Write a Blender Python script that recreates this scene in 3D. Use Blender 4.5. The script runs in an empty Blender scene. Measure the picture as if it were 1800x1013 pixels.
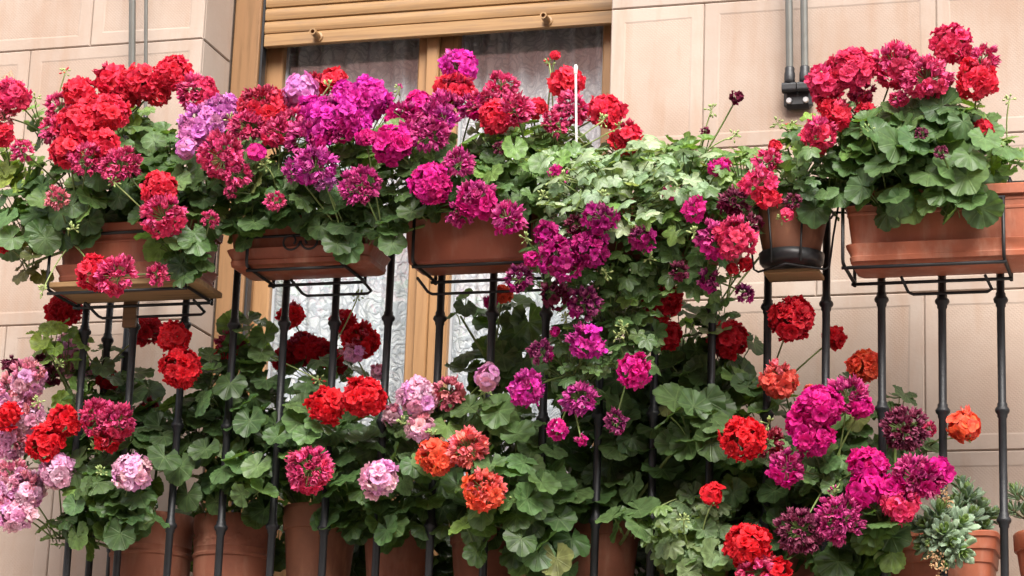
import bpy, bmesh, math, random
from mathutils import Vector, Matrix, Euler
random.seed(7)
RND = random.Random(11)
sc = bpy.context.scene
COL = sc.collection
R = math.radians

# ------------------------------------------------------------------ camera
FPX = 4430.0
ax = Vector((15400, 600, 4430)).normalized()
az = Vector((610, 17000, -4430)); az = (az - ax*ax.dot(az)).normalized()
ay = az.cross(ax)
ROT = Matrix((ax, ay, az))                       # camera -> world
CAM = Vector((0, 0, 3.0)) - ROT @ Vector((0, 0, -1))*5.3
cd = bpy.data.cameras.new('camera'); cam = bpy.data.objects.new('camera', cd); COL.objects.link(cam)
cam.matrix_world = Matrix.Translation(CAM) @ ROT.to_4x4()
cd.sensor_width = 36; cd.lens = 36*FPX/1800; cd.clip_start = .05; cd.clip_end = 2000
sc.camera = cam
# ------------------------------------------------------------------ light
SUN_EL, SUN_AZ = 45, 160          # azimuth measured clockwise from +Y (the wall looks towards -Y)
w = bpy.data.worlds.new('World'); sc.world = w; w.use_nodes = True
nt = w.node_tree; nt.nodes.clear()
sky = nt.nodes.new('ShaderNodeTexSky'); sky.sky_type = 'NISHITA'; sky.sun_disc = False
sky.sun_elevation = R(SUN_EL); sky.sun_rotation = R(SUN_AZ); sky.dust_density = 4; sky.air_density = 1.0
hs = nt.nodes.new('ShaderNodeHueSaturation'); hs.inputs['Saturation'].default_value = .38
bg = nt.nodes.new('ShaderNodeBackground'); bg.inputs['Strength'].default_value = .15
wo = nt.nodes.new('ShaderNodeOutputWorld')
nt.links.new(sky.outputs[0], hs.inputs['Color']); nt.links.new(hs.outputs[0], bg.inputs[0]); nt.links.new(bg.outputs[0], wo.inputs[0])
sd = bpy.data.lights.new('sun', 'SUN'); sd.energy = 2.0; sd.angle = R(38); sd.color = (1, .95, .88)
so = bpy.data.objects.new('sun', sd); COL.objects.link(so); so.location = (3, -6, 12)
sdir = Vector((math.sin(R(SUN_AZ))*math.cos(R(SUN_EL)), math.cos(R(SUN_AZ))*math.cos(R(SUN_EL)), math.sin(R(SUN_EL))))
so.rotation_euler = sdir.to_track_quat('Z', 'Y').to_euler()
vs = sc.view_settings; vs.view_transform = 'Standard'; vs.look = 'None'; vs.gamma = 1; vs.exposure = 1.27
try:
    cy = sc.cycles; cy.max_bounces = 4; cy.diffuse_bounces = 3; cy.glossy_bounces = 1; cy.transmission_bounces = 2; cy.transparent_max_bounces = 10
except Exception: pass

# ------------------------------------------------------------------ helpers
def P(px, py, y):
    """a point of the photograph (1800 wide) on the vertical plane at depth y"""
    d = ROT @ Vector((px-900, -(py-506.5), -FPX))
    return CAM + d*((y-CAM.y)/d.y)
def pxm(y): return 810.0*5.3/(5.3+y)             # pixels per metre, about
def tag(o, label, cat, group=None, kind=None):
    if label: o['label'] = label
    if cat: o['category'] = cat
    if group: o['group'] = group
    if kind: o['kind'] = kind
    return o
def put(name, data, parent=None, loc=None, mat=None):
    o = bpy.data.objects.new(name, data); COL.objects.link(o)
    if loc is not None: o.location = loc
    if parent: o.parent = parent
    if mat is not None and data is not None and not data.materials: data.materials.append(mat)
    return o
def empty(name, loc):
    o = bpy.data.objects.new(name, None); o.empty_display_size = .05; COL.objects.link(o); o.location = loc; return o
class MB:
    """collects vertices and faces of ONE mesh"""
    def __init__(s): s.v = []; s.f = []; s.m = []; s.uv = {}
    def add(s, vs, fs, mi=0):
        n = len(s.v); s.v += [tuple(v) for v in vs]; s.f += [tuple(i+n for i in f) for f in fs]; s.m += [mi]*len(fs)
    def box(s, a, b, mi=0):
        x0, y0, z0 = a; x1, y1, z1 = b
        s.add([(x0,y0,z0),(x1,y0,z0),(x1,y1,z0),(x0,y1,z0),(x0,y0,z1),(x1,y0,z1),(x1,y1,z1),(x0,y1,z1)],
              [(0,3,2,1),(4,5,6,7),(0,1,5,4),(1,2,6,5),(2,3,7,6),(3,0,4,7)], mi)
    def tube(s, pts, r, seg=6, cap=True, mi=0):
        pts = [Vector(p) for p in pts]; n = len(pts); rs = r if isinstance(r, (list, tuple)) else [r]*n
        vs = []; fs = []; prev = None
        for i, p in enumerate(pts):
            t = (pts[min(i+1, n-1)] - pts[max(i-1, 0)])
            t = t.normalized() if t.length > 1e-9 else Vector((0,0,1))
            if prev is None: u = t.orthogonal().normalized()
            else:
                u = prev - t*prev.dot(t); u = u.normalized() if u.length > 1e-6 else t.orthogonal().normalized()
            prev = u; b = t.cross(u)
            for k in range(seg):
                a = 2*math.pi*k/seg; vs.append(p + (u*math.cos(a) + b*math.sin(a))*rs[i])
        for i in range(n-1):
            for k in range(seg):
                k2 = (k+1) % seg; fs.append((i*seg+k, i*seg+k2, (i+1)*seg+k2, (i+1)*seg+k))
        if cap: fs += [tuple(range(seg))[::-1], tuple((n-1)*seg+k for k in range(seg))]
        s.add(vs, fs, mi)
    def lathe(s, prof, seg=32, c=(0,0,0), mi=0, closed=False):
        vs = []; fs = []
        for r, z in prof:
            for k in range(seg):
                a = 2*math.pi*k/seg; vs.append((c[0]+r*math.cos(a), c[1]+r*math.sin(a), c[2]+z))
        for i in range(len(prof)-1):
            for k in range(seg):
                k2 = (k+1) % seg; fs.append((i*seg+k, i*seg+k2, (i+1)*seg+k2, (i+1)*seg+k))
        s.add(vs, fs, mi)
    def loft(s, secs, q=5, cap0=True, cap1=True, mi=0):
        """rounded rectangles: (z, half x, half y, corner radius)"""
        vs = []; fs = []; n = 4*q
        for z, hx, hy, r in secs:
            r = min(r, hx*.98, hy*.98)
            for ci, (sx, sy) in enumerate(((1,1),(-1,1),(-1,-1),(1,-1))):
                for k in range(q):
                    a = math.pi/2*(ci + k/(q-1)); vs.append((sx*(hx-r)+r*math.cos(a), sy*(hy-r)+r*math.sin(a), z))
        for i in range(len(secs)-1):
            for k in range(n):
                k2 = (k+1) % n; fs.append((i*n+k, i*n+k2, (i+1)*n+k2, (i+1)*n+k))
        if cap0: fs.append(tuple(range(n))[::-1])
        if cap1: fs.append(tuple((len(secs)-1)*n+k for k in range(n)))
        s.add(vs, fs, mi)
    def mesh(s, name, mats, smooth=False, bevel=0):
        me = bpy.data.meshes.new(name); me.from_pydata(s.v, [], s.f)
        for m in (mats if isinstance(mats, (list, tuple)) else [mats]): me.materials.append(m)
        me.polygons.foreach_set('material_index', s.m)
        if bevel:
            bm = bmesh.new(); bm.from_mesh(me)
            bmesh.ops.bevel(bm, geom=bm.edges[:], offset=bevel, segments=1, affect='EDGES', clamp_overlap=True)
            bm.to_mesh(me); bm.free()
        if smooth: me.polygons.foreach_set('use_smooth', [True]*len(me.polygons))
        me.update(); return me
    def build(s, name, mats, parent=None, loc=None, smooth=False, bevel=0):
        return put(name, s.mesh(name, mats, smooth, bevel), parent, loc)
def smooth_angle(me, deg=40):
    me.polygons.foreach_set('use_smooth', [True]*len(me.polygons))
    bm = bmesh.new(); bm.from_mesh(me)
    for e in bm.edges:
        if len(e.link_faces) == 2 and e.calc_face_angle(0) > R(deg): e.smooth = False
    bm.to_mesh(me); bm.free(); return me

# ------------------------------------------------------------------ materials
def new_mat(name):
    m = bpy.data.materials.new(name); m.use_nodes = True
    t = m.node_tree; b = t.nodes['Principled BSDF']; return m, t, b
def N(t, typ, **kw):
    n = t.nodes.new(typ)
    for k, v in kw.items():
        if k in n.inputs: n.inputs[k].default_value = v
        else: setattr(n, k, v)
    return n
def ramp(t, fac, stops):
    r = t.nodes.new('ShaderNodeValToRGB'); e = r.color_ramp.elements
    e[0].position, e[0].color = stops[0][0], (*stops[0][1], 1); e[1].position, e[1].color = stops[-1][0], (*stops[-1][1], 1)
    for p, c in stops[1:-1]:
        x = e.new(p); x.color = (*c, 1)
    t.links.new(fac, r.inputs[0]); return r.outputs[0]
def mix(t, a, b, fac, mode='MIX'):
    m = t.nodes.new('ShaderNodeMix'); m.data_type = 'RGBA'; m.blend_type = mode
    for i, x in ((6, a), (7, b)):
        if isinstance(x, tuple): m.inputs[i].default_value = (*x, 1)
        else: t.links.new(x, m.inputs[i])
    if isinstance(fac, (int, float)): m.inputs[0].default_value = fac
    else: t.links.new(fac, m.inputs[0])
    return m.outputs[2]
def bump(t, b, h, strength, dist=.002, chain=None):
    n = N(t, 'ShaderNodeBump', Strength=strength, Distance=dist); t.links.new(h, n.inputs['Height'])
    if chain: t.links.new(chain, n.inputs['Normal'])
    t.links.new(n.outputs[0], b.inputs['Normal']); return n.outputs[0]
def coords(t, kind='Object'): return t.nodes.new('ShaderNodeTexCoord').outputs[kind]
def noise(t, co, scale, detail=4, rough=.55, out=0):
    n = N(t, 'ShaderNodeTexNoise', Scale=scale, Detail=detail, Roughness=rough)
    if co is not None: t.links.new(co, n.inputs['Vector'])
    return n.outputs[out]
def mapped(t, co, s=(1,1,1), rot=(0,0,0)):
    m = t.nodes.new('ShaderNodeMapping'); m.inputs['Scale'].default_value = s; m.inputs['Rotation'].default_value = rot
    t.links.new(co, m.inputs['Vector']); return m.outputs[0]
def simple(name, c, rough=.6, var=.25, scale=30, bumps=.2, bd=.002, metal=0, spec=.5, c2=None, stretch=None):
    m, t, b = new_mat(name); co = coords(t)
    if stretch: co = mapped(t, co, stretch)
    n = noise(t, co, scale)
    d = c2 or tuple(x*(1-var) for x in c)
    t.links.new(ramp(t, n, [(.3, d), (.7, c)]), b.inputs['Base Color'])
    b.inputs['Roughness'].default_value = rough; b.inputs['Metallic'].default_value = metal; b.inputs['Specular IOR Level'].default_value = spec
    if bumps: bump(t, b, noise(t, co, scale*4, 5), bumps, bd)
    return m
def world_pos(t): return t.nodes.new('ShaderNodeNewGeometry').outputs['Position']

def plaster(name, c, field):
    m, t, b = new_mat(name); wp = world_pos(t)
    oi = t.nodes.new('ShaderNodeObjectInfo')
    big = noise(t, wp, 3.2, 5, .6); streak = noise(t, mapped(t, wp, (14, 14, 2.2)), 1.6, 5, .6); fine = noise(t, wp, 140, 3, .6)
    c0 = ramp(t, big, [(.32, tuple(x*y for x, y in zip(c, (.86, .80, .76)))), (.62, c)])
    c1 = mix(t, c0, tuple(x*y for x, y in zip(c, (.84, .70, .60))), ramp(t, streak, [(.48, (0,0,0)), (.72, (.55,.55,.55))]))
    rr = t.nodes.new('ShaderNodeMapRange'); rr.inputs[3].default_value = .93; rr.inputs[4].default_value = 1.05
    t.links.new(oi.outputs['Random'], rr.inputs[0])
    v = t.nodes.new('ShaderNodeHueSaturation'); t.links.new(c1, v.inputs['Color']); t.links.new(rr.outputs[0], v.inputs['Value'])
    t.links.new(v.outputs[0], b.inputs['Base Color'])
    b.inputs['Roughness'].default_value = .9; b.inputs['Specular IOR Level'].default_value = .2
    if field:      # stippled with a comb: fine slanting rows of dots
        w1 = N(t, 'ShaderNodeTexWave', Scale=58.0, Distortion=1.2); w1.inputs['Detail Scale'].default_value = 3
        t.links.new(mapped(t, wp, (1, .01, 1), (0, R(47), 0)), w1.inputs['Vector'])
        w2 = N(t, 'ShaderNodeTexWave', Scale=44.0, Distortion=2.0)
        t.links.new(mapped(t, wp, (1, .01, 1), (0, R(-38), 0)), w2.inputs['Vector'])
        mm = N(t, 'ShaderNodeMath', operation='MULTIPLY'); t.links.new(w1.outputs['Fac'], mm.inputs[0]); t.links.new(w2.outputs['Fac'], mm.inputs[1])
        k = bump(t, b, mm.outputs[0], .15, .0018)
        bump(t, b, fine, .2, .0015, k)
    else: bump(t, b, fine, .25, .0015)
    return m
WALL = (.415, .338, .284)
M_wall = plaster('plaster', WALL, False)
M_field = plaster('stippled_plaster', tuple(x*y for x, y in zip(WALL, (.965, .94, .92))), True)
M_joint = simple('joint_mortar', (.42, .325, .26), .95, .15, 60)
M_chip = simple('bare_stone', (.50, .33, .22), .95, .4, 70, .8, .006)
M_iron = simple('black_iron', (.008, .009, .011), .45, .5, 60, .35, .0015, 0, .4, c2=(.014,.015,.017))
M_wire = simple('black_wire', (.010, .010, .011), .5, .4, 90, .1)
M_steel = simple('grey_pole', (.22, .22, .20), .38, .2, 12, .05, .001, .55)
M_clamp = simple('bracket_plastic', (.022, .022, .024), .42, .3, 60, .1)
M_bolt = simple('bolt_zinc', (.5, .5, .5), .35, .2, 60, 0, metal=.9)
def wood(name, c, dark, along=(2, 26, 26), rough=.5):
    m, t, b = new_mat(name); wp = world_pos(t)
    n = noise(t, mapped(t, wp, along), 2.2, 6, .62)
    t.links.new(ramp(t, n, [(.3, dark), (.5, c), (.75, tuple(min(1, x*1.12) for x in c))]), b.inputs['Base Color'])
    b.inputs['Roughness'].default_value = rough; bump(t, b, n, .15, .001); return m
M_woodv = wood('varnished_wood_upright', (.31, .165, .068), (.22, .112, .042), (30, 30, 2))
M_woodd = wood('dark_varnished_wood', (.22, .115, .048), (.15, .078, .03), (30, 30, 2))
M_woodh = wood('varnished_wood_rail', (.31, .165, .068), (.22, .112, .042), (2, 30, 30))
M_plank = wood('raw_plank', (.30, .175, .075), (.17, .095, .04), (2.5, 40, 40), .8)
def shutter_mat():
    m, t, b = new_mat('shutter_slat_paint'); wp = world_pos(t)
    n = noise(t, mapped(t, wp, (1.4, 20, 60)), 3, 6, .6); d = noise(t, mapped(t, wp, (5, 5, 20)), 3, 4)
    c = ramp(t, n, [(.3, (.21, .115, .048)), (.55, (.31, .178, .075)), (.8, (.37, .225, .098))])
    t.links.new(mix(t, c, (.20, .13, .075), ramp(t, d, [(.52, (0,0,0)), (.75, (.6,.6,.6))])), b.inputs['Base Color'])
    b.inputs['Roughness'].default_value = .5; return m
M_shut = shutter_mat()
def clay(name, c, pale, amt, rough, rings=0):
    m, t, b = new_mat(name); co = coords(t); oi = t.nodes.new('ShaderNodeObjectInfo')
    ad = N(t, 'ShaderNodeVectorMath', operation='ADD'); t.links.new(co, ad.inputs[0]); t.links.new(oi.outputs['Location'], ad.inputs[1])
    a = noise(t, ad.outputs[0], 9, 6, .65); s = noise(t, mapped(t, ad.outputs[0], (22, 22, 5)), 1.5, 5, .6); f = noise(t, ad.outputs[0], 110, 3)
    c0 = ramp(t, a, [(.3, tuple(x*.66 for x in c)), (.55, c), (.8, tuple(min(1, x*1.18) for x in c))])
    c1 = mix(t, c0, pale, ramp(t, s, [(.5, (0,0,0)), (.78, (amt,)*3)]))
    t.links.new(c1, b.inputs['Base Color']); b.inputs['Roughness'].default_value = rough
    k = bump(t, b, f, .22, .0012)
    return m
M_plastic = clay('terracotta_plastic', (.27, .072, .036), (.38, .21, .145), .6, .5)
M_plastic2 = clay('orange_terracotta_plastic', (.36, .105, .052), (.48, .28, .20), .55, .5)
M_clay = clay('terracotta_clay', (.22, .072, .038), (.36, .21, .14), .40, .8)
M_oldclay = clay('weathered_clay', (.20, .075, .038), (.45, .23, .12), .5, .75)
M_soil = simple('soil', (.035, .024, .016), .95, .6, 60, .9, .01)
M_gasket = simple('grey_gasket', (.34, .36, .38), .6, .1, 30, 0)
M_white = simple('white_plastic', (.70, .70, .67), .45, .25, 30, 0)

def leaf_mat(name, gloss, ivy):
    m, t, b = new_mat(name); uv = t.nodes.new('ShaderNodeUVMap').outputs[0]; oi = t.nodes.new('ShaderNodeObjectInfo')
    sep = t.nodes.new('ShaderNodeSeparateXYZ'); t.links.new(uv, sep.inputs[0])       # x: vein coordinate, y: radius
    vein = N(t, 'ShaderNodeMath', operation='PINGPONG'); t.links.new(sep.outputs[0], vein.inputs[0]); vein.inputs[1].default_value = .5
    # distance from the vein in leaf units = pingpong * radius
    vr = N(t, 'ShaderNodeMath', operation='MULTIPLY'); t.links.new(vein.outputs[0], vr.inputs[0]); t.links.new(sep.outputs[1], vr.inputs[1])
    vm = ramp(t, vr.outputs[0], [(.012, (1,1,1)), (.05, (0,0,0))])
    zone = ramp(t, sep.outputs[1], [(.30, (0,0,0)), (.48, (1,1,1)), (.62, (1,1,1)), (.75, (0,0,0))]) if not ivy else None
    ad = N(t, 'ShaderNodeVectorMath', operation='ADD'); t.links.new(coords(t), ad.inputs[0]); t.links.new(oi.outputs['Location'], ad.inputs[1])
    n = noise(t, ad.outputs[0], 2.6, 2, .6)
    hsv = t.nodes.new('ShaderNodeHueSaturation'); t.links.new(oi.outputs['Color'], hsv.inputs['Color'])
    mr = t.nodes.new('ShaderNodeMapRange'); mr.inputs[1].default_value = .3; mr.inputs[2].default_value = .7; mr.inputs[3].default_value = .72; mr.inputs[4].default_value = 1.25
    t.links.new(n, mr.inputs[0]); t.links.new(mr.outputs[0], hsv.inputs['Value'])
    c = hsv.outputs[0]
    if zone is not None:
        zz = N(t, 'ShaderNodeMath', operation='MULTIPLY'); t.links.new(zone, zz.inputs[0]); zz.inputs[1].default_value = .30
        c = mix(t, c, mix(t, c, (.45, .42, .35), 1.0, 'MULTIPLY'), zz.outputs[0])
    vv = N(t, 'ShaderNodeMath', operation='MULTIPLY'); t.links.new(vm, vv.inputs[0]); vv.inputs[1].default_value = .20
    c = mix(t, c, mix(t, c, (.16, .20, .08), 1.0, 'ADD'), vv.outputs[0])
    t.links.new(c, b.inputs['Base Color']); b.inputs['Roughness'].default_value = gloss
    b.inputs['Specular IOR Level'].default_value = .40
    hgt = N(t, 'ShaderNodeMath', operation='SUBTRACT'); hgt.inputs[0].default_value = 1; t.links.new(vm, hgt.inputs[1])
    bump(t, b, hgt.outputs[0], .35, .03)
    tr = t.nodes.new('ShaderNodeBsdfTranslucent')
    tc = mix(t, c, (1.7, 1.75, .55), 1.0, 'MULTIPLY'); t.links.new(tc, tr.inputs[0])
    ms = t.nodes.new('ShaderNodeMixShader'); ms.inputs[0].default_value = .30
    t.links.new(b.outputs[0], ms.inputs[1]); t.links.new(tr.outputs[0], ms.inputs[2])
    t.links.new(ms.outputs[0], t.nodes['Material Output'].inputs[0]); return m
M_leaf = leaf_mat('geranium_leaf', .44, False)
M_ivy = leaf_mat('ivy_geranium_leaf', .38, True)
M_succ = leaf_mat('succulent_leaf', .55, True)
def petal_mat(name, wilt):
    m, t, b = new_mat(name); uv = t.nodes.new('ShaderNodeUVMap').outputs[0]; oi = t.nodes.new('ShaderNodeObjectInfo')
    sep = t.nodes.new('ShaderNodeSeparateXYZ'); t.links.new(uv, sep.inputs[0])
    ad = N(t, 'ShaderNodeVectorMath', operation='ADD'); t.links.new(coords(t), ad.inputs[0]); t.links.new(oi.outputs['Location'], ad.inputs[1])
    n = noise(t, ad.outputs[0], 3.0, 1)
    mr = t.nodes.new('ShaderNodeMapRange'); mr.inputs[1].default_value = .3; mr.inputs[2].default_value = .7; mr.inputs[3].default_value = .62 if wilt else .80; mr.inputs[4].default_value = 1.3 if wilt else 1.15
    t.links.new(n, mr.inputs[0])
    r2 = t.nodes.new('ShaderNodeMapRange'); r2.inputs[3].default_value = .75 if wilt else .86; r2.inputs[4].default_value = 1.2 if wilt else 1.1; t.links.new(oi.outputs['Random'], r2.inputs[0])
    mu = N(t, 'ShaderNodeMath', operation='MULTIPLY'); t.links.new(mr.outputs[0], mu.inputs[0]); t.links.new(r2.outputs[0], mu.inputs[1])
    h = t.nodes.new('ShaderNodeHueSaturation'); t.links.new(oi.outputs['Color'], h.inputs['Color']); t.links.new(mu.outputs[0], h.inputs['Value'])
    c = h.outputs[0]
    # petal base deeper, fine radiating veins, rim a little paler
    c = mix(t, mix(t, c, (.66, .52, .58), 1.0, 'MULTIPLY'), c, ramp(t, sep.outputs[1], [(.05, (0,0,0)), (.45, (1,1,1))]))
    if wilt:
        c = mix(t, c, mix(t, c, (.30, .09, .15), 1.0, 'ADD'), ramp(t, sep.outputs[1], [(.62, (0,0,0)), (1., (.75,.75,.75))]))
    else:
        c = mix(t, c, mix(t, c, (.10, .03, .05), 1.0, 'ADD'), ramp(t, sep.outputs[1], [(.8, (0,0,0)), (1., (.7,.7,.7))]))
    t.links.new(c, b.inputs['Base Color']); b.inputs['Roughness'].default_value = .55; b.inputs['Specular IOR Level'].default_value = .3
    wv = N(t, 'ShaderNodeTexWave', Scale=2.2, Distortion=1.0); t.links.new(mapped(t, uv, (3, .3, 1)), wv.inputs['Vector'])
    bump(t, b, wv.outputs['Fac'], .25, .03)
    tr = t.nodes.new('ShaderNodeBsdfTranslucent'); t.links.new(c, tr.inputs[0])
    ms = t.nodes.new('ShaderNodeMixShader'); ms.inputs[0].default_value = .15 if wilt else .35
    t.links.new(b.outputs[0], ms.inputs[1]); t.links.new(tr.outputs[0], ms.inputs[2]); t.links.new(ms.outputs[0], t.nodes['Material Output'].inputs[0])
    return m
M_petal = petal_mat('petal', False); M_wilt = petal_mat('wilting_petal', True)
def stem_mat(name, c, c2):
    m, t, b = new_mat(name); wp = world_pos(t)
    t.links.new(ramp(t, noise(t, wp, 18, 3), [(.35, c2), (.65, c)]), b.inputs['Base Color']); b.inputs['Roughness'].default_value = .55; return m
M_stem = stem_mat('green_stem', (.17, .24, .06), (.10, .14, .04))
M_bark = stem_mat('woody_stem', (.16, .13, .06), (.09, .07, .035))
M_bud = stem_mat('bud_green', (.34, .42, .15), (.24, .33, .10))
M_dry = stem_mat('dry_flower', (.48, .30, .15), (.30, .17, .08))

# ================================================================== SETTING
m, t, b = new_mat('street_paving'); t.links.new(ramp(t, noise(t, world_pos(t), 1.5, 6), [(.3, (.30,.275,.25)), (.7, (.40,.37,.33))]), b.inputs['Base Color']); b.inputs['Roughness'].default_value = .9  # paving tone raised to bounce fill light up onto the balcony
g = MB(); g.add([(-400,-400,0),(400,-400,0),(400,400,0),(-400,400,0)], [(0,1,2,3)]); tag(g.build('street', m), None, None, kind='structure')

YW = .38                                   # face of the house wall
XL, XR = -.916, .1016                      # sides of the balcony-door opening
ZTOP = 4.30
house = empty('house_facade', (0, YW, 0)); tag(house, 'pale salmon plaster house front scored with stone blocks behind the balcony', 'house')
def hb(name, a, b_, mat, parent=None, bevel=0):
    mb = MB(); mb.box(a, b_, 0); o = mb.build(name, mat, None, None, False, bevel); o.parent = parent or house
    o.matrix_parent_inverse = (parent or house).matrix_basis.inverted() if (parent or house).parent is None else Matrix.Translation(-((parent or house).matrix_basis.translation))
    return o
# wall core behind the scored plaster
cy0, cy1 = YW+.0055, YW+.42
for a, b_ in (((-6, cy0, 0), (XL-.010, cy1, 7.5)), ((XR+.010, cy0, 0), (6, cy1, 7.5)), ((XL-.010, cy0, ZTOP), (XR+.010, cy1, 7.5)), ((XL-.010, cy0, 0), (XR+.010, cy1, 2.18))):
    hb('wall_core', a, b_, M_joint)
def block(x0, x1, z0, z1):
    """one scored plaster block: chamfered slab with a smooth margin and a sunk stippled field"""
    g_ = .0009; x0 += g_; x1 -= g_; z0 += g_; z1 -= g_; c = .0026; mrg = .030
    mb = MB(); rings = []
    def ring(i, y): return [(x0+i, y, z0+i), (x1-i, y, z0+i), (x1-i, y, z1-i), (x0+i, y, z1-i)]
    ch = min(mrg, (x1-x0)*.3, (z1-z0)*.3)
    rs = [ring(0, YW+.0095), ring(0, YW+c), ring(c, YW), ring(ch, YW), ring(ch+.004, YW+.0011)]
    vs = [v for r_ in rs for v in r_]; fs = []; mi = []
    for i in range(4):
        for k in range(4):
            k2 = (k+1) % 4; fs.append((i*4+k, i*4+k2, (i+1)*4+k2, (i+1)*4+k))
    n0 = len(fs); fs.append((16, 17, 18, 19)); mb.add(vs, fs); mb.m[n0] = 1
    # the margin lines were drawn by hand: nudge the field corners
    for i in (12, 13, 14, 15):
        dx, dz = RND.uniform(-.004, .004), RND.uniform(-.004, .004)
        for j in (i, i+4):
            v = mb.v[j]; mb.v[j] = (v[0]+dx, v[1], v[2]+dz)
    o = mb.build('block', [M_wall, M_field]); o.parent = house; o.matrix_parent_inverse = house.matrix_basis.inverted()
rows = [2.008, 2.358, 2.708, 3.058, 3.409, 3.759, 4.11, 4.46, 4.81]
for ri in range(len(rows)-1):
    z0, z1 = rows[ri], rows[ri+1]; A = ri % 2 == 0
    right = [XR] + ([.32, .845, 1.37, 1.9, 2.4] if ri in (4, 6) else [.29, .815, 1.34, 1.87, 2.4] if A else [.58, 1.105, 1.63, 2.15, 2.5])
    left = [XL] + ([-1.215, -1.74, -2.27, -2.8] if not A else [-1.375, -1.90, -2.43, -2.9])
    for q in (right, left[::-1]):
        for a, b_ in zip(q[:-1], q[1:]):
            if b_-a > .04: block(a, b_, z0, z1)
    # the plastered sides of the opening, scored at the same courses
    hb('reveal_block', (XL-.0098, YW+.0096, z0+.0016), (XL, YW+.175, z1-.0016), M_wall, None, .0025)
    if z0 < ZTOP: hb('reveal_block', (XR, YW+.0096, z0+.0016), (XR+.0098, YW+.175, z1-.0016), M_wall, None, .0025)
# chipped patch at the left edge
mb = MB(); c0 = P(12, 165, YW-.004); ring_ = []
for k in range(18):
    a = 2*math.pi*k/18; ring_.append((c0.x+math.cos(a)*.028*RND.uniform(.7, 1.25), YW-.0015, c0.z+math.sin(a)*.062*RND.uniform(.75, 1.2)))
inner = [(c0.x+(x-c0.x)*.7, YW-.004-RND.uniform(0, .004), c0.z+(z-c0.z)*.7) for x, y, z in ring_]
mb.add(ring_+inner+[(c0.x, YW-.003, c0.z)], [(k, (k+1) % 18, 18+(k+1) % 18, 18+k) for k in range(18)]+[(18+k, 18+(k+1) % 18, 36) for k in range(18)])
o = mb.build('plaster_patch', M_chip, None); o.parent = house; o.matrix_parent_inverse = house.matrix_basis.inverted(); o['label'] = 'crumbling bare patch in the plaster'

# ---------------------------------------------------------------- balcony door, shutter, curtain
def X(px, py, y): return P(px, py, y).x
yF, yS, yG = YW+.18, YW+.245, YW+.275
dz0, dz1 = 2.35, 4.25
door = empty('balcony_door', (XL, yF, dz0)); tag(door, 'honey brown glazed balcony door behind the geraniums', 'door')
def ch(name, a, b_, mat, parent, bevel=0, smooth=False):
    mb = MB(); off = parent.matrix_basis.translation if parent.parent is None else parent.parent.matrix_basis.translation
    mb.box(tuple(Vector(a)-off), tuple(Vector(b_)-off)); return mb.build(name, mat, parent, None, False, bevel)
xf = X(461, 40, yF)
ch('door_frame', (XL+.001, yF, dz0), (xf-.006, yF+.10, dz1), M_woodd, door, .003)
ch('shutter_guide', (xf-.006, yF+.012, dz0), (xf, yF+.04, dz1), M_clamp, door, .001)
ch('door_frame', (XR-.016, yF+.02, dz0), (XR-.001, yF+.10, dz1), M_woodv, door, .002)
ch('door_frame', (XL+.05, yS, dz1-.06), (XR-.02, yS+.06, dz1), M_woodd, door, .002)
gl0, gl1 = X(497, 250, yG), X(735, 250, yG); gr0, gr1 = X(806, 250, yG), X(1060, 250, yG)
sash = []
for i, (x0, x1, s0, s1) in enumerate(((xf-.012, (gl1+gr0)/2-.002, gl0, gl1), ((gl1+gr0)/2+.002, XR-.004, gr0, gr1))):
    s_ = ch('sash', (x0, yS, dz0+.01), (s0, yS+.05, dz1-.062), M_woodv, door, .004); s_['label'] = ['left leaf of the door', 'right leaf of the door'][i]
    ch('stile', (s1, yS, dz0+.01), (x1, yS+.05, dz1-.062), M_woodv, s_, .004)
    ch('rail', (s0, yS+.001, dz0+.012), (s1, yS+.049, dz0+.33), M_woodd, s_, .004)  # darker wood here paints in the shade of the gaps between pots
    ch('rail', (s0, yS+.001, dz1-.14), (s1, yS+.049, dz1-.064), M_woodh, s_, .004)
    for xa in (s0, s1-.006): ch('gasket', (xa, yS+.022, dz0+.33), (xa+.006, yS+.03, dz1-.14), M_gasket, s_)
    sash.append((s_, s0, s1))
ch('cover_strip', (gl1+.026, yS-.016, dz0+.02), (gl1+.058, yS-.0005, dz1-.07), M_woodv, door, .003)
mg = bpy.data.materials.new('window_glass'); mg.use_nodes = True; t = mg.node_tree; t.nodes.clear()
tr = t.nodes.new('ShaderNodeBsdfTransparent'); tr.inputs[0].default_value = (.97, .98, .98, 1); gs = N(t, 'ShaderNodeBsdfGlossy', Roughness=.01)
lw = N(t, 'ShaderNodeLayerWeight', Blend=.5); pw = N(t, 'ShaderNodeMath', operation='POWER'); pw.inputs[1].default_value = 5.; t.links.new(lw.outputs['Facing'], pw.inputs[0])
f2 = N(t, 'ShaderNodeMath', operation='MULTIPLY_ADD'); f2.inputs[1].default_value = .9; f2.inputs[2].default_value = .17; t.links.new(pw.outputs[0], f2.inputs[0])
f2.use_clamp = True
ms = t.nodes.new('ShaderNodeMixShader'); om = t.nodes.new('ShaderNodeOutputMaterial')
t.links.new(f2.outputs[0], ms.inputs[0]); t.links.new(tr.outputs[0], ms.inputs[1]); t.links.new(gs.outputs[0], ms.inputs[2]); t.links.new(ms.outputs[0], om.inputs[0])
for s_, s0, s1 in sash:
    ch('pane', (s0-.004, yG-.002, dz0+.325), (s1+.004, yG+.002, dz1-.135), mg, s_)
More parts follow.
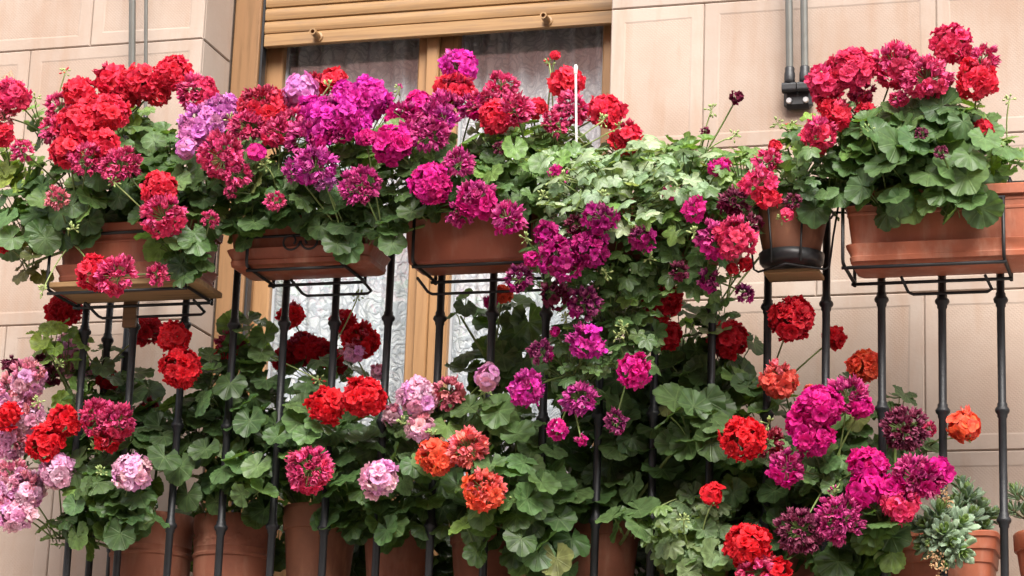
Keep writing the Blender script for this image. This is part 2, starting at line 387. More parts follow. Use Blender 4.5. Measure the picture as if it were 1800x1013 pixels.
# roller shutter
zb = (P(462, 82, YW+.2).z + P(1075, 45, YW+.2).z)/2
ySh = YW+.2
sh = empty('roller_shutter', (XL+.06, ySh, zb)); tag(sh, 'ochre roller shutter half rolled up over the balcony door', 'shutter')
off = Vector(sh.location); x0s, x1s = xf+.001, XR-.0165
def slat_mesh(h, bul):
    mb = MB(); prof = [(0, .000), (-.004, .002), (-bul, h*.25), (-bul*1.15, h*.5), (-bul, h*.78), (-.003, h-.0035), (-.001, h-.002)]
    vs = []
    for x in (x0s-off.x, x1s-off.x):
        for y, z in prof: vs.append((x, y, z))
        vs += [(x, .008, h-.002), (x, .008, 0)]
    n = len(prof)+2
    fs = [(k, (k+1) % n, n+(k+1) % n, n+k) for k in range(n)] + [tuple(range(n))[::-1], tuple(range(n, 2*n))]
    mb.add(vs, fs); return smooth_angle(mb.mesh('slat', M_shut), 35)
bar = MB(); bar.box((x0s-off.x, -.006, 0), (x1s-off.x, .010, .033)); bb = bar.build('bottom_bar', M_shut, sh, None, False, .002)
sm = slat_mesh(.0345, .0055)
for k in range(13): put('slat', sm, sh, (0, 0, .0345+k*.0345))
for px, py in ((560, 60), (963, 33)):
    c = P(px, py, ySh-.006) - off; st = MB()
    st.lathe([(.0, -.001), (.0125, 0), (.0125, .004), (.0085, .006), (.0085, .042), (.0052, .042), (.0052, .030), (0, .030)], 14)
    o = st.build('stopper', M_shut, bb, c); smooth_angle(o.data); o.rotation_euler = (R(90), 0, 0)
    o.location = (c.x, -.006, .016 if px < 700 else .016)
# lace curtain
m, t, b = new_mat('lace'); wp = world_pos(t)
dn = N(t, 'ShaderNodeTexNoise', Scale=22.0, Detail=2.0); t.links.new(wp, dn.inputs['Vector'])
dv = N(t, 'ShaderNodeVectorMath', operation='SCALE'); dv.inputs['Scale'].default_value = .045
dsub = N(t, 'ShaderNodeVectorMath', operation='SUBTRACT'); dsub.inputs[1].default_value = (.5, .5, .5); t.links.new(dn.outputs['Color'], dsub.inputs[0]); t.links.new(dsub.outputs[0], dv.inputs[0])
wad = N(t, 'ShaderNodeVectorMath', operation='ADD'); t.links.new(mapped(t, wp, (1, .02, 1)), wad.inputs[0]); t.links.new(dv.outputs[0], wad.inputs[1])
def vor(scale, feat):
    v = N(t, 'ShaderNodeTexVoronoi', Scale=scale); v.feature = feat; t.links.new(wad.outputs[0], v.inputs['Vector']); return v.outputs['Distance']
e1 = ramp(t, vor(30, 'DISTANCE_TO_EDGE'), [(.03, (1,1,1)), (.10, (0,0,0))])
sw = N(t, 'ShaderNodeMath', operation='SINE'); s0_ = N(t, 'ShaderNodeMath', operation='MULTIPLY'); t.links.new(vor(15, 'F1'), s0_.inputs[0]); s0_.inputs[1].default_value = 38.; t.links.new(s0_.outputs[0], sw.inputs[0])
e2 = ramp(t, sw.outputs[0], [(.35, (0,0,0)), (.85, (1,1,1))])
mx = N(t, 'ShaderNodeMath', operation='MAXIMUM'); t.links.new(e1, mx.inputs[0]); t.links.new(e2, mx.inputs[1])
t.links.new(mix(t, (.93, .94, .96), (.74, .77, .82), mx.outputs[0]), b.inputs['Base Color']); b.inputs['Roughness'].default_value = .85; b.inputs['Specular IOR Level'].default_value = .1
bump(t, b, mx.outputs[0], .6, .004)
tl = t.nodes.new('ShaderNodeBsdfTransparent'); ms = t.nodes.new('ShaderNodeMixShader')
al = t.nodes.new('ShaderNodeMapRange'); al.inputs[3].default_value = .97; al.inputs[4].default_value = .90; t.links.new(mx.outputs[0], al.inputs[0])
t.links.new(al.outputs[0], ms.inputs[0]); t.links.new(tl.outputs[0], ms.inputs[1]); t.links.new(b.outputs[0], ms.inputs[2]); t.links.new(ms.outputs[0], t.nodes['Material Output'].inputs[0])
M_lace = m
for i, (xa, xb) in enumerate(((gl0-.03, gl1+.03), (gr0-.03, gr1+.03))):
    mb = MB(); n = 120; vs = []
    for z in (dz0+.06, dz1-.1):
        for k in range(n+1):
            u = k/n; x = xa+(xb-xa)*u
            vs.append((x, yS+.072+.010*math.sin(u*38+i*2)+.006*math.sin(u*83+1)+.004*math.sin(u*17+z), z))
    mb.add(vs, [(k, k+1, n+2+k, n+1+k) for k in range(n)])
    o = mb.build('lace_curtain', M_lace, None, None, True); tag(o, ['white floral lace curtain behind the left door pane', 'white floral lace curtain behind the right door pane'][i], 'curtain', 'lace curtains')
# the dim room behind
rm = MB(); xa, xb, ya, yb, za, zt = -1.6, .9, YW+.425, 3.2, 2.2, 4.6
rm.add([(xa,ya,za),(xb,ya,za),(xb,yb,za),(xa,yb,za),(xa,ya,zt),(xb,ya,zt),(xb,yb,zt),(xa,yb,zt)], [(0,1,2,3),(7,6,5,4),(1,5,6,2),(2,6,7,3),(3,7,4,0)])
tag(rm.build('room', simple('room_paint', (.20, .185, .17), .9, .1, 2, 0)), 'dim room behind the lace curtains', 'room', kind='structure')

# ---------------------------------------------------------------- house across the street (seen in the panes)
oh = empty('opposite_house', (0, -10, 0)); tag(oh, 'pinkish plaster house across the street mirrored in the door panes', 'house')
M_opp = simple('pink_plaster', (.80, .46, .40), .9, .16, 2.5, .1); M_oppt = simple('stone_trim', (.55, .47, .40), .9, .15, 8); M_shade = simple('dark_pane', (.03, .035, .04), .12, .2, 3, 0)
mb = MB(); mb.box((-9, -.4, 0), (9, 0, 8.2)); mb.build('wall', M_opp, oh)
mb = MB(); mb.box((-9.2, -.4, 8.2), (9.2, .35, 8.4)); mb.build('cornice', M_oppt, oh)
mb = MB(); mb.box((-9, .002, 3.9), (9, .06, 4.05)); mb.build('string_course', M_oppt, oh)
for x in (-7.4, -5.0, -.4, 2.0, 4.4, 6.8):
    for z in (1.2, 5.9):
        f_ = MB(); f_.box((x-.55, .002, z-.1), (x+.55, .05, z+1.5)); wdw = f_.build('window', M_oppt, oh)
        f_ = MB(); f_.box((x-.42, .051, z), (x+.42, .06, z+1.38)); f_.build('pane', M_shade, wdw)

# ---------------------------------------------------------------- balcony railing
ZF = 2.30
bal = empty('balcony', (0, .17, ZF)); tag(bal, 'black wrought iron balcony railing with knuckled round bars', 'balcony')
bo = Vector(bal.location)
mb = MB(); mb.box(tuple(Vector((-1.06, -.06, ZF-.13))-bo), tuple(Vector((1.32, YW-.001, ZF))-bo)); mb.build('slab', M_oppt, bal, None, False, .008)
ZR = 3.165
PITCH = .117; BX = [-.976+PITCH*k for k in range(20)]
def bar_mesh():
    mb = MB(); r = .0082; H = ZR-ZF
    prof = [(r, -.0), (r, .02)]
    for zk in (2.50, 2.718, 2.942):
        h = zk-ZF
        prof += [(r, h-.016), (r+.002, h-.013), (r+.002, h-.008), (r+.0058, h-.0035), (r+.0066, h), (r+.0058, h+.0035), (r+.002, h+.008), (r+.002, h+.013), (r, h+.016)]
    prof += [(r, H)]
    mb.lathe(prof, 12); return smooth_angle(mb.mesh('baluster', M_iron), 50)
bmh = bar_mesh()
def bar(x, y):
    o = put('baluster', bmh, bal, Vector((x, y, ZF+RND.uniform(-.006, .006)))-bo); o.rotation_euler = (RND.uniform(-.004, .004), RND.uniform(-.006, .006), RND.uniform(0, 6)); return o
for x in BX: bar(x, 0)
for y in (.105, .212): bar(BX[0], y); bar(BX[-1], y)
def rail(name, z, h, d):
    mb = MB(); mb.box(tuple(Vector((BX[0]-d, -d, z-h))-bo), tuple(Vector((BX[-1]+d, d, z+h))-bo)); mb.build(name, M_iron, bal, None, False, .003)
    for x in (BX[0], BX[-1]):
        mb = MB(); mb.box(tuple(Vector((x-d, d+.001, z-h))-bo), tuple(Vector((x+d, YW-.001, z+h))-bo)); mb.build(name, M_iron, bal, None, False, .003)
rail('handrail', ZR+.006, .006, .019); rail('bottom_rail', ZF+.03, .005, .013)

# ---------------------------------------------------------------- awning arms on the wall
def awning_arm(px, py, r1, r2, gap, lean, label, spread=.0):
    c = P(px, py, YW-.03); root = empty('awning_arm', (c.x, YW, c.z)); tag(root, label, 'awning arm', 'folded awning arms on the wall')
    for i, r in ((-1, r1), (1, r2)):
        mb = MB(); x = i*gap/2
        mb.tube([(x, -.035, .02), (x+spread*.55, -.035-lean*.55, .57), (x+spread*1.2, -.035-lean*1.2, 1.2)], r, 14)
        o = mb.build('pole', M_steel, root); smooth_angle(o.data)
        mb = MB(); mb.lathe([(0, -.03), (r*1.35, -.03), (r*1.45, -.02), (r*1.45, -.005), (r*1.25, 0), (r*1.3, .008), (r*1.1, .011), (r*.9, .011)], 14, (x, -.035, .02)); mb.build('socket', M_clamp, root, None, True)
    br = MB(); br.box((-gap*.95, -.028, -.062), (gap*.95, -.002, -.012)); p_ = br.build('bracket', M_clamp, root, None, False, .008)
    for i in (-1, 1):
        k = MB(); k.loft([(-.016, .011, .011, .006), (.016, .011, .011, .006)]); o = k.build('knuckle', M_clamp, root, (i*gap*.5, -.036, -.018)); o.rotation_euler = (0, R(90), 0)
        bl = MB(); bl.lathe([(0, .004), (.006, .004), (.0075, 0), (.0075, -.004)], 8); o = bl.build('bolt', M_bolt, p_, (i*gap*.55, -.030, -.046)); o.rotation_euler = (R(90), 0, 0)
awning_arm(1402, 142, .0085, .0085, .034, .10, 'pair of grey awning arm poles in a black wall bracket right of the door')
awning_arm(244, 225, .0085, .0045, .036, .16, 'thick and thin grey awning poles left of the door')

# ================================================================== PLANTERS
def trough(name, px0, px1, ptop, pbot, yfr, depth, mat, label, board=False, tray=True, ridges=True, flare=.012, zl=None):
    """a window-box trough; px0..px1 are its front face in the photograph"""
    a, b_ = P(px0, pbot, yfr), P(px1, pbot, yfr); zt = P((px0+px1)/2, ptop, yfr).z; zb_ = (a.z+b_.z)/2 if zl is None else zl
    hx = (b_.x-a.x)/2; hy = depth/2; H = zt-zb_
    root = empty(name, ((a.x+b_.x)/2, yfr+hy, zb_)); tag(root, label, 'planter', 'troughs hung on the railing')
    tz = .030 if tray else 0
    mb = MB(); s = [(tz*.25+.002, hx-.022, hy-.020, .02)]
    n = 6
    secs = [(tz*.25+.001, hx-.020, hy-.022, .012), (tz*.25+.004, hx-.016, hy-.018, .014)]
    for u, d in ((.10, 0), (.62, 0), (.63, .0015), (.66, .0015), (.67, 0), (.74, 0), (.75, .0015), (.78, .0015), (.79, 0), (.84, 0)) if ridges else ((.1, 0), (.84, 0)):
        k = u; secs.append((H*u+tz*.2, hx-.016+k*flare+d, hy-.018+k*flare+d, .016))
    top = hx-.016+flare
    ty = hy-.018+flare
    secs += [(H*.85, top+.004, ty+.004, .018), (H*.86, top+.006, ty+.006, .018), (H*.985, top+.007, ty+.007, .018), (H, top+.005, ty+.005, .018), (H, top-.002, ty-.002, .015), (H*.985, top-.004, ty-.004, .015), (H*.80, top-.006, ty-.006, .014)]
    mb.loft(secs, 6, True, False); o = mb.build('body', mat, root); smooth_angle(o.data, 32)
    mb = MB(); mb.loft([(H*.81, top-.0065, ty-.0065, .014), (H*.82, top-.0068, ty-.0068, .014)], 6); mb.build('soil', M_soil, root)
    if tray:
        mb = MB(); mb.loft([(0, hx-.016, hy-.014, .016), (.003, hx-.011, hy-.009, .018), (.012, hx-.009, hy-.007, .018), (.014, hx-.0105, hy-.0085, .018), (.02, hx-.010, hy-.008, .018), (.030, hx-.004, hy-.002, .02), (.036, hx-.002, hy, .02), (.037, hx-.004, hy-.002, .02), (.030, hx-.007, hy-.005, .018), (.006, hx-.014, hy-.012, .016)], 6, True, True)
        o = mb.build('drip_tray', mat, root); smooth_angle(o.data, 32)
    return root, hx, hy, H
def wire_holder(root, hx, hy, H, label, h0, h1, loop=(.25, .75), fronts=(.0,), scroll=False, drop=0, topbar=True):
    """bent-wire hanger: hoops from the handrail over the front and under the trough"""
    c = Vector(root.location); t0 = empty('wire_holder', (c.x, 0, c.z-.01)); tag(t0, label, 'holder', 'wire holders for the troughs')
    o_ = Vector(t0.location); r = .0036; yf = c.y-hy-.0045; zb_ = c.z-.0045-drop; zt = c.z+H*.80
    for f in (h0, h1):
        x = c.x-hx+2*hx*f
        pts = [(x, yf, zt), (x, yf, zb_+.012), (x, yf+.004, zb_+.003), (x, yf+.02, zb_), (x, -.014, zb_), (x, -.012, zb_-.006), (x, -.012, zb_+.012)]
        mb = MB(); mb.tube([Vector(p)-o_ for p in pts], r, 8); mb.build('hoop', M_wire, t0, None, True)
        mb = MB(); mb.tube([Vector(p)-o_ for p in [(x, -.0135, zb_-.004), (x, -.0135, ZR+.004), (x, -.022, ZR+.016), (x, .020, ZR+.018), (x, .024, ZR-.01)]], r, 8); mb.build('hook', M_wire, t0, None, True)
    xa, xb = c.x-hx+2*hx*h0, c.x-hx+2*hx*h1
    bars = [(yf+.012, zb_-.006), (-.03, zb_-.006)]
    if topbar: bars.append((yf, zt))
    for (y, z) in bars:
        mb = MB(); mb.tube([Vector((xa-.004, y, z))-o_, Vector((xb+.004, y, z))-o_], r, 8); mb.build('cross_wire', M_wire, t0, None, True)
    la, lb = c.x-hx+2*hx*loop[0], c.x-hx+2*hx*loop[1]
    mb = MB(); mb.tube([Vector(p)-o_ for p in [(la, -.07, zb_-.006), (la+.006, -.0145, zb_-.022), (la+.016, -.0135, zb_-.027), (lb-.012, -.0135, zb_-.027), (lb-.004, -.0145, zb_-.022), (lb-.012, -.06, zb_-.006)]], r*.9, 8); mb.build('rest_loop', M_wire, t0, None, True)
    if scroll:
        for s in (-1, 1):
            pts = []
            for k in range(26):
                a = k/25*R(400); rr = .021*(1-.55*k/25)
                pts.append(Vector((c.x+.01+s*(.022-rr*math.cos(a)*1.0), yf-.003, c.z+.045-rr*math.sin(a)))-o_)
            mb = MB(); mb.tube(pts, .0024, 6); mb.build('scroll', M_wire, t0, None, True)
        mb = MB(); mb.tube([Vector((xa, yf-.001, c.z+.058))-o_, Vector((xb, yf-.001, c.z+.058))-o_], .003, 6); mb.build('cross_wire', M_wire, t0, None, True)
    return t0
T1 = trough('window_box', 88, 342, 390, 490, -.165, .145, M_plastic, 'dark terracotta trough resting on a plank at the left end of the railing')
wire_holder(*T1, 'black wire holder with plank under the leftmost trough', -.01, .93, (.12, .90), drop=.014)
T2 = trough('window_box', 391, 652, 378, 462, -.165, .145, M_plastic, 'terracotta trough behind curled wire scrolls, second from the left', ridges=False)
wire_holder(*T2, 'black wire holder with two curled scrolls on its front', .17, .80, (.36, .86), scroll=True)
T3 = trough('window_box', 697, 945, 350, 455, -.165, .145, M_plastic, 'plain terracotta trough with no scrolls, third from the left', tray=False, ridges=False)
wire_holder(*T3, 'plain black wire holder under the third trough from the left', .12, .94, (.05, .98))
T3b = trough('window_box', 985, 1300, 338, 448, -.150, .13, M_plastic, 'trough buried under the trailing ivy geranium in the middle', tray=False)
T4 = trough('window_box', 1482, 1905, 326, 452, -.165, .148, M_plastic2, 'long orange terracotta trough with drip tray at the right end', flare=.016)
wire_holder(*T4, 'black wire holder around the long orange trough on the right', 0.0, .675, (.22, .60))
c = Vector(T1[0].location)
mb = MB(); mb.box((-T1[1]-.004, -T1[2]+.002, -.0125), (T1[1]+.003, T1[2]+.002, -.0005)); tag(mb.build('plank', M_plank, None, c, False, .0015), 'yellowish raw wooden plank under the leftmost trough', 'plank')
c = P(231, 552, -.012); mb = MB(); mb.box((-.017, -.010, -.032), (.015, .0, .030)); tag(mb.build('wood_block', wood('old_wood', (.16,.085,.035), (.09,.05,.02)), None, c, False, .002), 'small brown wood block wedged on a bar under the left trough', 'block')

# round pot on the railing
def pot(name, c, rt, H, mat, label, style, group=None, cat='pot'):
    root = empty(name, c); tag(root, label, cat, group); rb = rt*.70
    if style == 'plain': rim = .22
    prof = [(0, 0), (rb-.004, 0), (rb, .004)]
    if style == 'plain':
        for k in range(1, 8): prof.append((rb+(rt*.93-rb)*k/7*1.0, H*.80*k/7))
        prof += [(rt*.97, H*.805), (rt*.985, H*.815), (rt, H*.96), (rt*.995, H*.985), (rt*.97, H), (rt*.92, H), (rt*.90, H*.98), (rt*.88, H*.86)]
    elif style == 'ringed':
        for k in range(1, 10):
            u = k/9; prof.append((rb+(rt*.95-rb)*math.sin(u*math.pi/2)**.8, H*.62*u))
        prof += [(rt*.985, H*.63), (rt*.99, H*.65), (rt*.955, H*.665), (rt*.955, H*.70), (rt*.975, H*.71), (rt*.955, H*.725), (rt*.95, H*.84), (rt*.985, H*.86), (rt*1.0, H*.90), (rt*1.0, H*.96), (rt*.98, H), (rt*.92, H), (rt*.89, H*.97), (rt*.87, H*.85)]
    else:
        for k in range(1, 8): prof.append((rb+(rt*.95-rb)*k/7, H*.86*k/7))
        prof += [(rt*.955, H*.87), (rt*.985, H*.885), (rt, H*.93), (rt*.99, H*.99), (rt*.97, H), (rt*.93, H), (rt*.91, H*.97), (rt*.89, H*.86)]
    mb = MB(); mb.lathe(prof, 40); o = mb.build('body', mat, root); smooth_angle(o.data, 38)
    if 'garland' in label:      # moulded garland
        g_ = MB(); n = 22
        for k in range(n):
            a = 2*math.pi*k/n; r_ = rt*.955; z = H*(.775+.02*math.cos(k*math.pi))
            for j in range(2):
                aa = a+j*.1
                u = Vector((math.cos(aa), math.sin(aa), 0)); tt = Vector((-math.sin(aa), math.cos(aa), 0))
                pc = u*(r_-.001)+Vector((0, 0, z+(j-.5)*.006))
                g_.add([pc-tt*.010, pc+Vector((0,0,.005))+u*.003, pc+tt*.010, pc-Vector((0,0,.005))+u*.003, pc+u*.0045], [(0,4,1),(1,4,2),(2,4,3),(3,4,0)])
        g_.build('garland', mat, root, None, True)
    mb = MB(); mb.lathe([(rt*.875, H*.875), (rt*.4, H*.885), (0.0005, H*.88)], 24); mb.build('soil', M_soil, root, None, True)
    return root
cz = P(1392, 462, -.08)
RP = pot('flower_pot', (cz.x, -.085, cz.z+.004), .078, .116, M_oldclay, 'small weathered round clay pot in a wire ring on the railing', 'rimless')
mb = MB(); mb.lathe([(0, -.006), (.058, -.006), (.064, .0), (.066, .018), (.063, .018), (.060, .003), (0, .003)], 32)
tag(mb.build('saucer', M_clamp, None, (cz.x, -.085, cz.z-.0035), True), 'black saucer under the round pot on the railing', 'saucer')
mb = MB(); mb.box((-.056, -.005, -.009), (.056, .066, 0)); tag(mb.build('plank', M_plank, None, (cz.x, -.085, cz.z-.0145), False, .0015), 'small wooden board under the round pot on the railing', 'plank')
hold = empty('wire_holder', (cz.x, 0, cz.z)); tag(hold, 'thin wire ring holder carrying the round pot', 'holder', 'wire holders for the troughs')
for (dx, dy) in ((-.075, -.085), (.075, -.085)):
    s = 1 if dx > 0 else -1
    mb = MB(); mb.tube([(dx*1.28, -.085, .125), (dx*1.12, -.085, .05), (dx*1.02, -.085, -.012), (dx*.9, -.085, -.018), (0, -.085-.058, -.019)], .0024, 6); mb.build('wire', M_wire, hold, None, True)
for a in (-115, -65):
    mb = MB(); ca, sa = math.cos(R(a)), math.sin(R(a))
    mb.tube([(ca*.082, -.085+sa*.082, .10), (ca*.071, -.085+sa*.071, .02), (ca*.069, -.085+sa*.069, -.016)], .0024, 6); mb.build('wire', M_wire, hold, None, True)
mb = MB(); mb.tube([(math.cos(2*math.pi*k/28)*.083, -.085+math.sin(2*math.pi*k/28)*.083, .10) for k in range(29)], .0026, 6, False); mb.build('ring', M_wire, hold, None, True)
mb = MB(); mb.tube([(.083, -.085, .10), (.11, -.0135, .118), (.11, -.0135, ZR-cz.z+.015)], .0026, 6); mb.build('wire', M_wire, hold, None, True)

# pots on the balcony floor
def floor_pot(px, ptop, dia, yc, mat, style, label):
    p = P(px, ptop, yc-dia*.2); return pot('flower_pot', (p.x, yc, ZF+.001), dia/2, max(.14, p.z-ZF), mat, label, style, 'clay pots on the balcony floor')
FP = {}
FP['A'] = floor_pot(258, 905, .185, .14, M_clay, 'ringed', 'ringed clay pot at the left end of the balcony floor')
FP['B'] = floor_pot(402, 908, .178, .15, M_clay, 'ringed', 'clay pot with a moulded garland, second from the left')
FP['C'] = floor_pot(556, 890, .165, .15, M_oldclay, 'plain', 'wide rimmed clay pot, lightest on the floor, third from the left')
FP['D'] = floor_pot(694, 915, .155, .15, M_clay, 'rimless', 'clay pot under the pale pink geranium, fourth from the left')
FP['E'] = floor_pot(848, 920, .155, .15, M_clay, 'plain', 'clay pot hidden below the orange geranium')
FP['F'] = floor_pot(1052, 905, .165, .16, M_clay, 'plain', 'dark clay pot in the middle under hanging round leaves')
FP['G'] = floor_pot(1215, 925, .165, .16, M_clay, 'plain', 'clay pot hidden by the small pale scented geranium')
FP['H'] = floor_pot(1365, 925, .165, .16, M_clay, 'rimless', 'clay pot in shade behind the big red flower heads')
FP['J'] = floor_pot(1868, 935, .20, .15, M_plastic2, 'plain', 'orange pot cut off by the right edge of the picture')
a = P(1562, 1013, .07); b_ = P(1738, 1013, .07); ztop = P(1680, 938, .09).z
rt_ = empty('floor_trough', ((a.x+b_.x)/2, .14, ZF+.001)); tag(rt_, 'orange ridged rectangular trough on the floor holding the succulent', 'planter')
hx, hy, H = (b_.x-a.x)/2+.016, .085, ztop-ZF
mb = MB(); mb.loft([(0, hx-.03, hy-.03, .02), (.004, hx-.026, hy-.026, .022), (H*.42, hx-.018, hy-.018, .025), (H*.43, hx-.015, hy-.015, .025), (H*.66, hx-.012, hy-.012, .025), (H*.67, hx-.009, hy-.009, .025), (H*.80, hx-.007, hy-.007, .025), (H*.81, hx-.003, hy-.003, .026), (H*.93, hx-.001, hy-.001, .026), (H*.94, hx+.003, hy+.003, .028), (H*.985, hx+.004, hy+.004, .028), (H, hx+.001, hy+.001, .026), (H, hx-.007, hy-.007, .022), (H*.85, hx-.010, hy-.010, .02)], 6, True, False)
smooth_angle(mb.build('body', M_plastic2, rt_).data, 30)
mb = MB(); mb.loft([(H*.86, hx-.011, hy-.011, .02), (H*.87, hx-.012, hy-.012, .02)], 6); mb.build('soil', M_soil, rt_)

# white plant stake
p0, p1 = P(1016, 330, -.20), P(1012, 122, -.20)
st = empty('plant_stake', p0); tag(st, 'thin white plastic stake with rounded cap above the ivy geranium', 'stake')
mb = MB(); mb.tube([(0,0,-.06), p1-p0], .0024, 8); mb.build('rod', M_white, st, None, True)
mb = MB(); mb.lathe([(.0024, -.012), (.0042, -.010), (.0044, .004), (.0032, .009), (0.0002, .011)], 10); mb.build('cap', M_white, st, p1-p0, True)

# ================================================================== PLANTS
def uv_mesh(name, vs, fs, uvs, mat):
    me = bpy.data.meshes.new(name); me.from_pydata(vs, [], fs); me.materials.append(mat)
    ul = me.uv_layers.new(name='UVMap')
    buf = []
    for l in me.loops: buf += uvs[l.vertex_index]
    ul.data.foreach_set('uv', buf)
    me.polygons.foreach_set('use_smooth', [True]*len(me.polygons)); me.update(); return me
def zonal_leaf(rn, fold, cup, sharp=0.0):
    """round scalloped kidney leaf, stalk at the notch, seven pleated lobes; unit radius, tip +Y, face +Z"""
    seg, gap = 56, R(rn.uniform(8, 26)); rings = (.0, .25, .5, .74, .9, 1.0)
    vs = []; uvs = []; fs = []; ph = rn.uniform(0, 6); L = 7
    wob = [rn.uniform(.90, 1.08) for _ in range(L+1)]
    for k in range(seg+1):
        u = k/seg; th = -math.pi+gap + (2*math.pi-2*gap)*u
        lob = u*L; fr_ = lob-math.floor(lob); c = math.cos((fr_-.5)*2*math.pi)          # 1 on the vein
        i0 = min(L-1, int(lob))
        ro = (.93+.07*math.cos(th))*wob[i0]*.5 + (.93+.07*math.cos(th))*.5
        ro *= 1 - (.11+sharp*1.5)*(1-math.sqrt(max(0, 1-(2*fr_-1)**2*.97)))
        ro *= 1 + .028*math.cos(lob*3*2*math.pi)
        for j, rr in enumerate(rings):
            e = rr**3; r = rr*(1+(ro-1)*e**.5) if rr > 0 else .02
            z = -fold*c*rr*.5*(.4+.6*rr) + cup*rr*rr + .05*e*math.sin(th*3+ph) + .03*e*math.cos(lob*6*math.pi) - .10*abs(math.cos(th*.5+ph*.1))*rr*rr
            vs.append((r*math.sin(th), r*math.cos(th), z)); uvs.append((lob-.5+.0, rr))
    n = len(rings)
    for k in range(seg):
        for j in range(n-1): fs.append((k*n+j, k*n+j+1, (k+1)*n+j+1, (k+1)*n+j))
    return vs, fs, uvs
def ivy_leaf(rn, cup):
    """five-pointed shield leaf"""
    seg = 40; gap = R(rn.uniform(20, 38)); rings = (.0, .3, .6, .85, 1.0); vs = []; uvs = []; fs = []; ph = rn.uniform(0, 6); L = 5
    for k in range(seg+1):
        u = k/seg; th = -math.pi+gap+(2*math.pi-2*gap)*u; lob = u*L; fr_ = lob-math.floor(lob); c = 1-abs(fr_-.5)*2
        ro = (.88+.12*math.cos(th))*(.66+.34*c**.8)
        for rr in rings:
            r = rr*(1+(ro-1)*rr) if rr > 0 else .02
            z = -.10*(c-.5)*rr+cup*rr*rr+.06*rr**3*math.sin(th*2+ph)
            vs.append((r*math.sin(th), r*math.cos(th), z)); uvs.append((lob-.5, rr))
    n = len(rings)
    for k in range(seg):
        for j in range(n-1): fs.append((k*n+j, k*n+j+1, (k+1)*n+j+1, (k+1)*n+j))
    return vs, fs, uvs
lr = random.Random(3)
ZL = [uv_mesh('leaf', *zonal_leaf(lr, lr.uniform(.05, .16), lr.choice((-.30, -.18, -.06, .08, .20, .32))), M_leaf) for _ in range(12)]
SL = [uv_mesh('leaf', *zonal_leaf(lr, lr.uniform(.12, .25), lr.choice((-.25, .15, .3)), .12), M_leaf) for _ in range(6)]
IL = [uv_mesh('leaf', *ivy_leaf(lr, lr.choice((-.25, -.1, .12, .28))), M_ivy) for _ in range(8)]
def petal(vs, fs, uvs, rn, ang, L, W, el0, el1, ruff, twist=0, nu=4, nv=4, z0=0):
    n0 = len(vs); ca, sa = math.cos(ang), math.sin(ang); y = .06; z = z0; ph = rn.uniform(0, 6); tw = rn.uniform(-twist, twist)
    for j in range(nv+1):
        v = j/nv
        el = el0+(el1-el0)*v
        if j: y += L/nv*math.cos(el); z += L/nv*math.sin(el)
        wd = W*(.22+.78*math.sin(min(1, v*1.12)*math.pi*.56)) * (1 if v < .8 else 1-.30*((v-.8)/.2)**2)
        for i in range(nu+1):
            u = i/nu*2-1
            px = u*wd; py = y - (.16*L*u*u*v*v)
            pz = z + ruff*v*math.sin(u*4.2+ph+v*2)*.5 + .22*W*u*u*(1-v*.6) + tw*u*v*W
            vs.append((px*ca+py*sa, -px*sa+py*ca, pz)); uvs.append((u*.5+.5, v))
    for j in range(nv):
        for i in range(nu):
            a = n0+j*(nu+1)+i; fs.append((a, a+1, a+nu+2, a+nu+1))
def floret(rn, kind):
    vs, fs, uvs = [], [], []
    if kind == 'fresh':
        np_ = rn.choice((5, 5, 6)); p0 = rn.uniform(0, 6)
        for k in range(np_): petal(vs, fs, uvs, rn, p0+2*math.pi*k/np_+rn.uniform(-.12, .12), rn.uniform(.92, 1.1), rn.uniform(.50, .62), R(rn.uniform(25, 62)), R(rn.uniform(-30, 30)), .26, .3)
        for k in range(rn.choice((2, 3))): petal(vs, fs, uvs, rn, p0+2.1*k+rn.uniform(-.4, .4), rn.uniform(.5, .66), .34, R(rn.uniform(60, 80)), R(rn.uniform(20, 60)), .2, .3, z0=.05)
    elif kind == 'open':      # single flowers with a flat face
        p0 = rn.uniform(0, 6)
        for k in range(5): petal(vs, fs, uvs, rn, p0+2*math.pi*k/5+rn.uniform(-.1, .1), rn.uniform(.95, 1.12), rn.uniform(.52, .60), R(rn.uniform(25, 40)), R(rn.uniform(-25, 5)), .10, .1)
    elif kind == 'wilt':
        p0 = rn.uniform(0, 6)
        for k in range(6): petal(vs, fs, uvs, rn, p0+2*math.pi*k/6+rn.uniform(-.4, .4), rn.uniform(.75, 1.15), rn.uniform(.30, .50), R(rn.uniform(10, 65)), R(rn.uniform(30, 150)), .40, .8, 3, 4)
    else:                     # ivy geranium: narrower notched petals, loosely set
        p0 = rn.uniform(0, 6)
        for k in range(7): petal(vs, fs, uvs, rn, p0+2*math.pi*k/7+rn.uniform(-.3, .3), rn.uniform(.75, 1.1), rn.uniform(.34, .46), R(rn.uniform(30, 70)), R(rn.uniform(-20, 60)), .25, .4)
    return uv_mesh('floret', vs, fs, uvs, M_wilt if kind == 'wilt' else M_petal)
FL = {k: [floret(lr, k) for _ in range(7)] for k in ('fresh', 'open', 'wilt', 'ivy')}
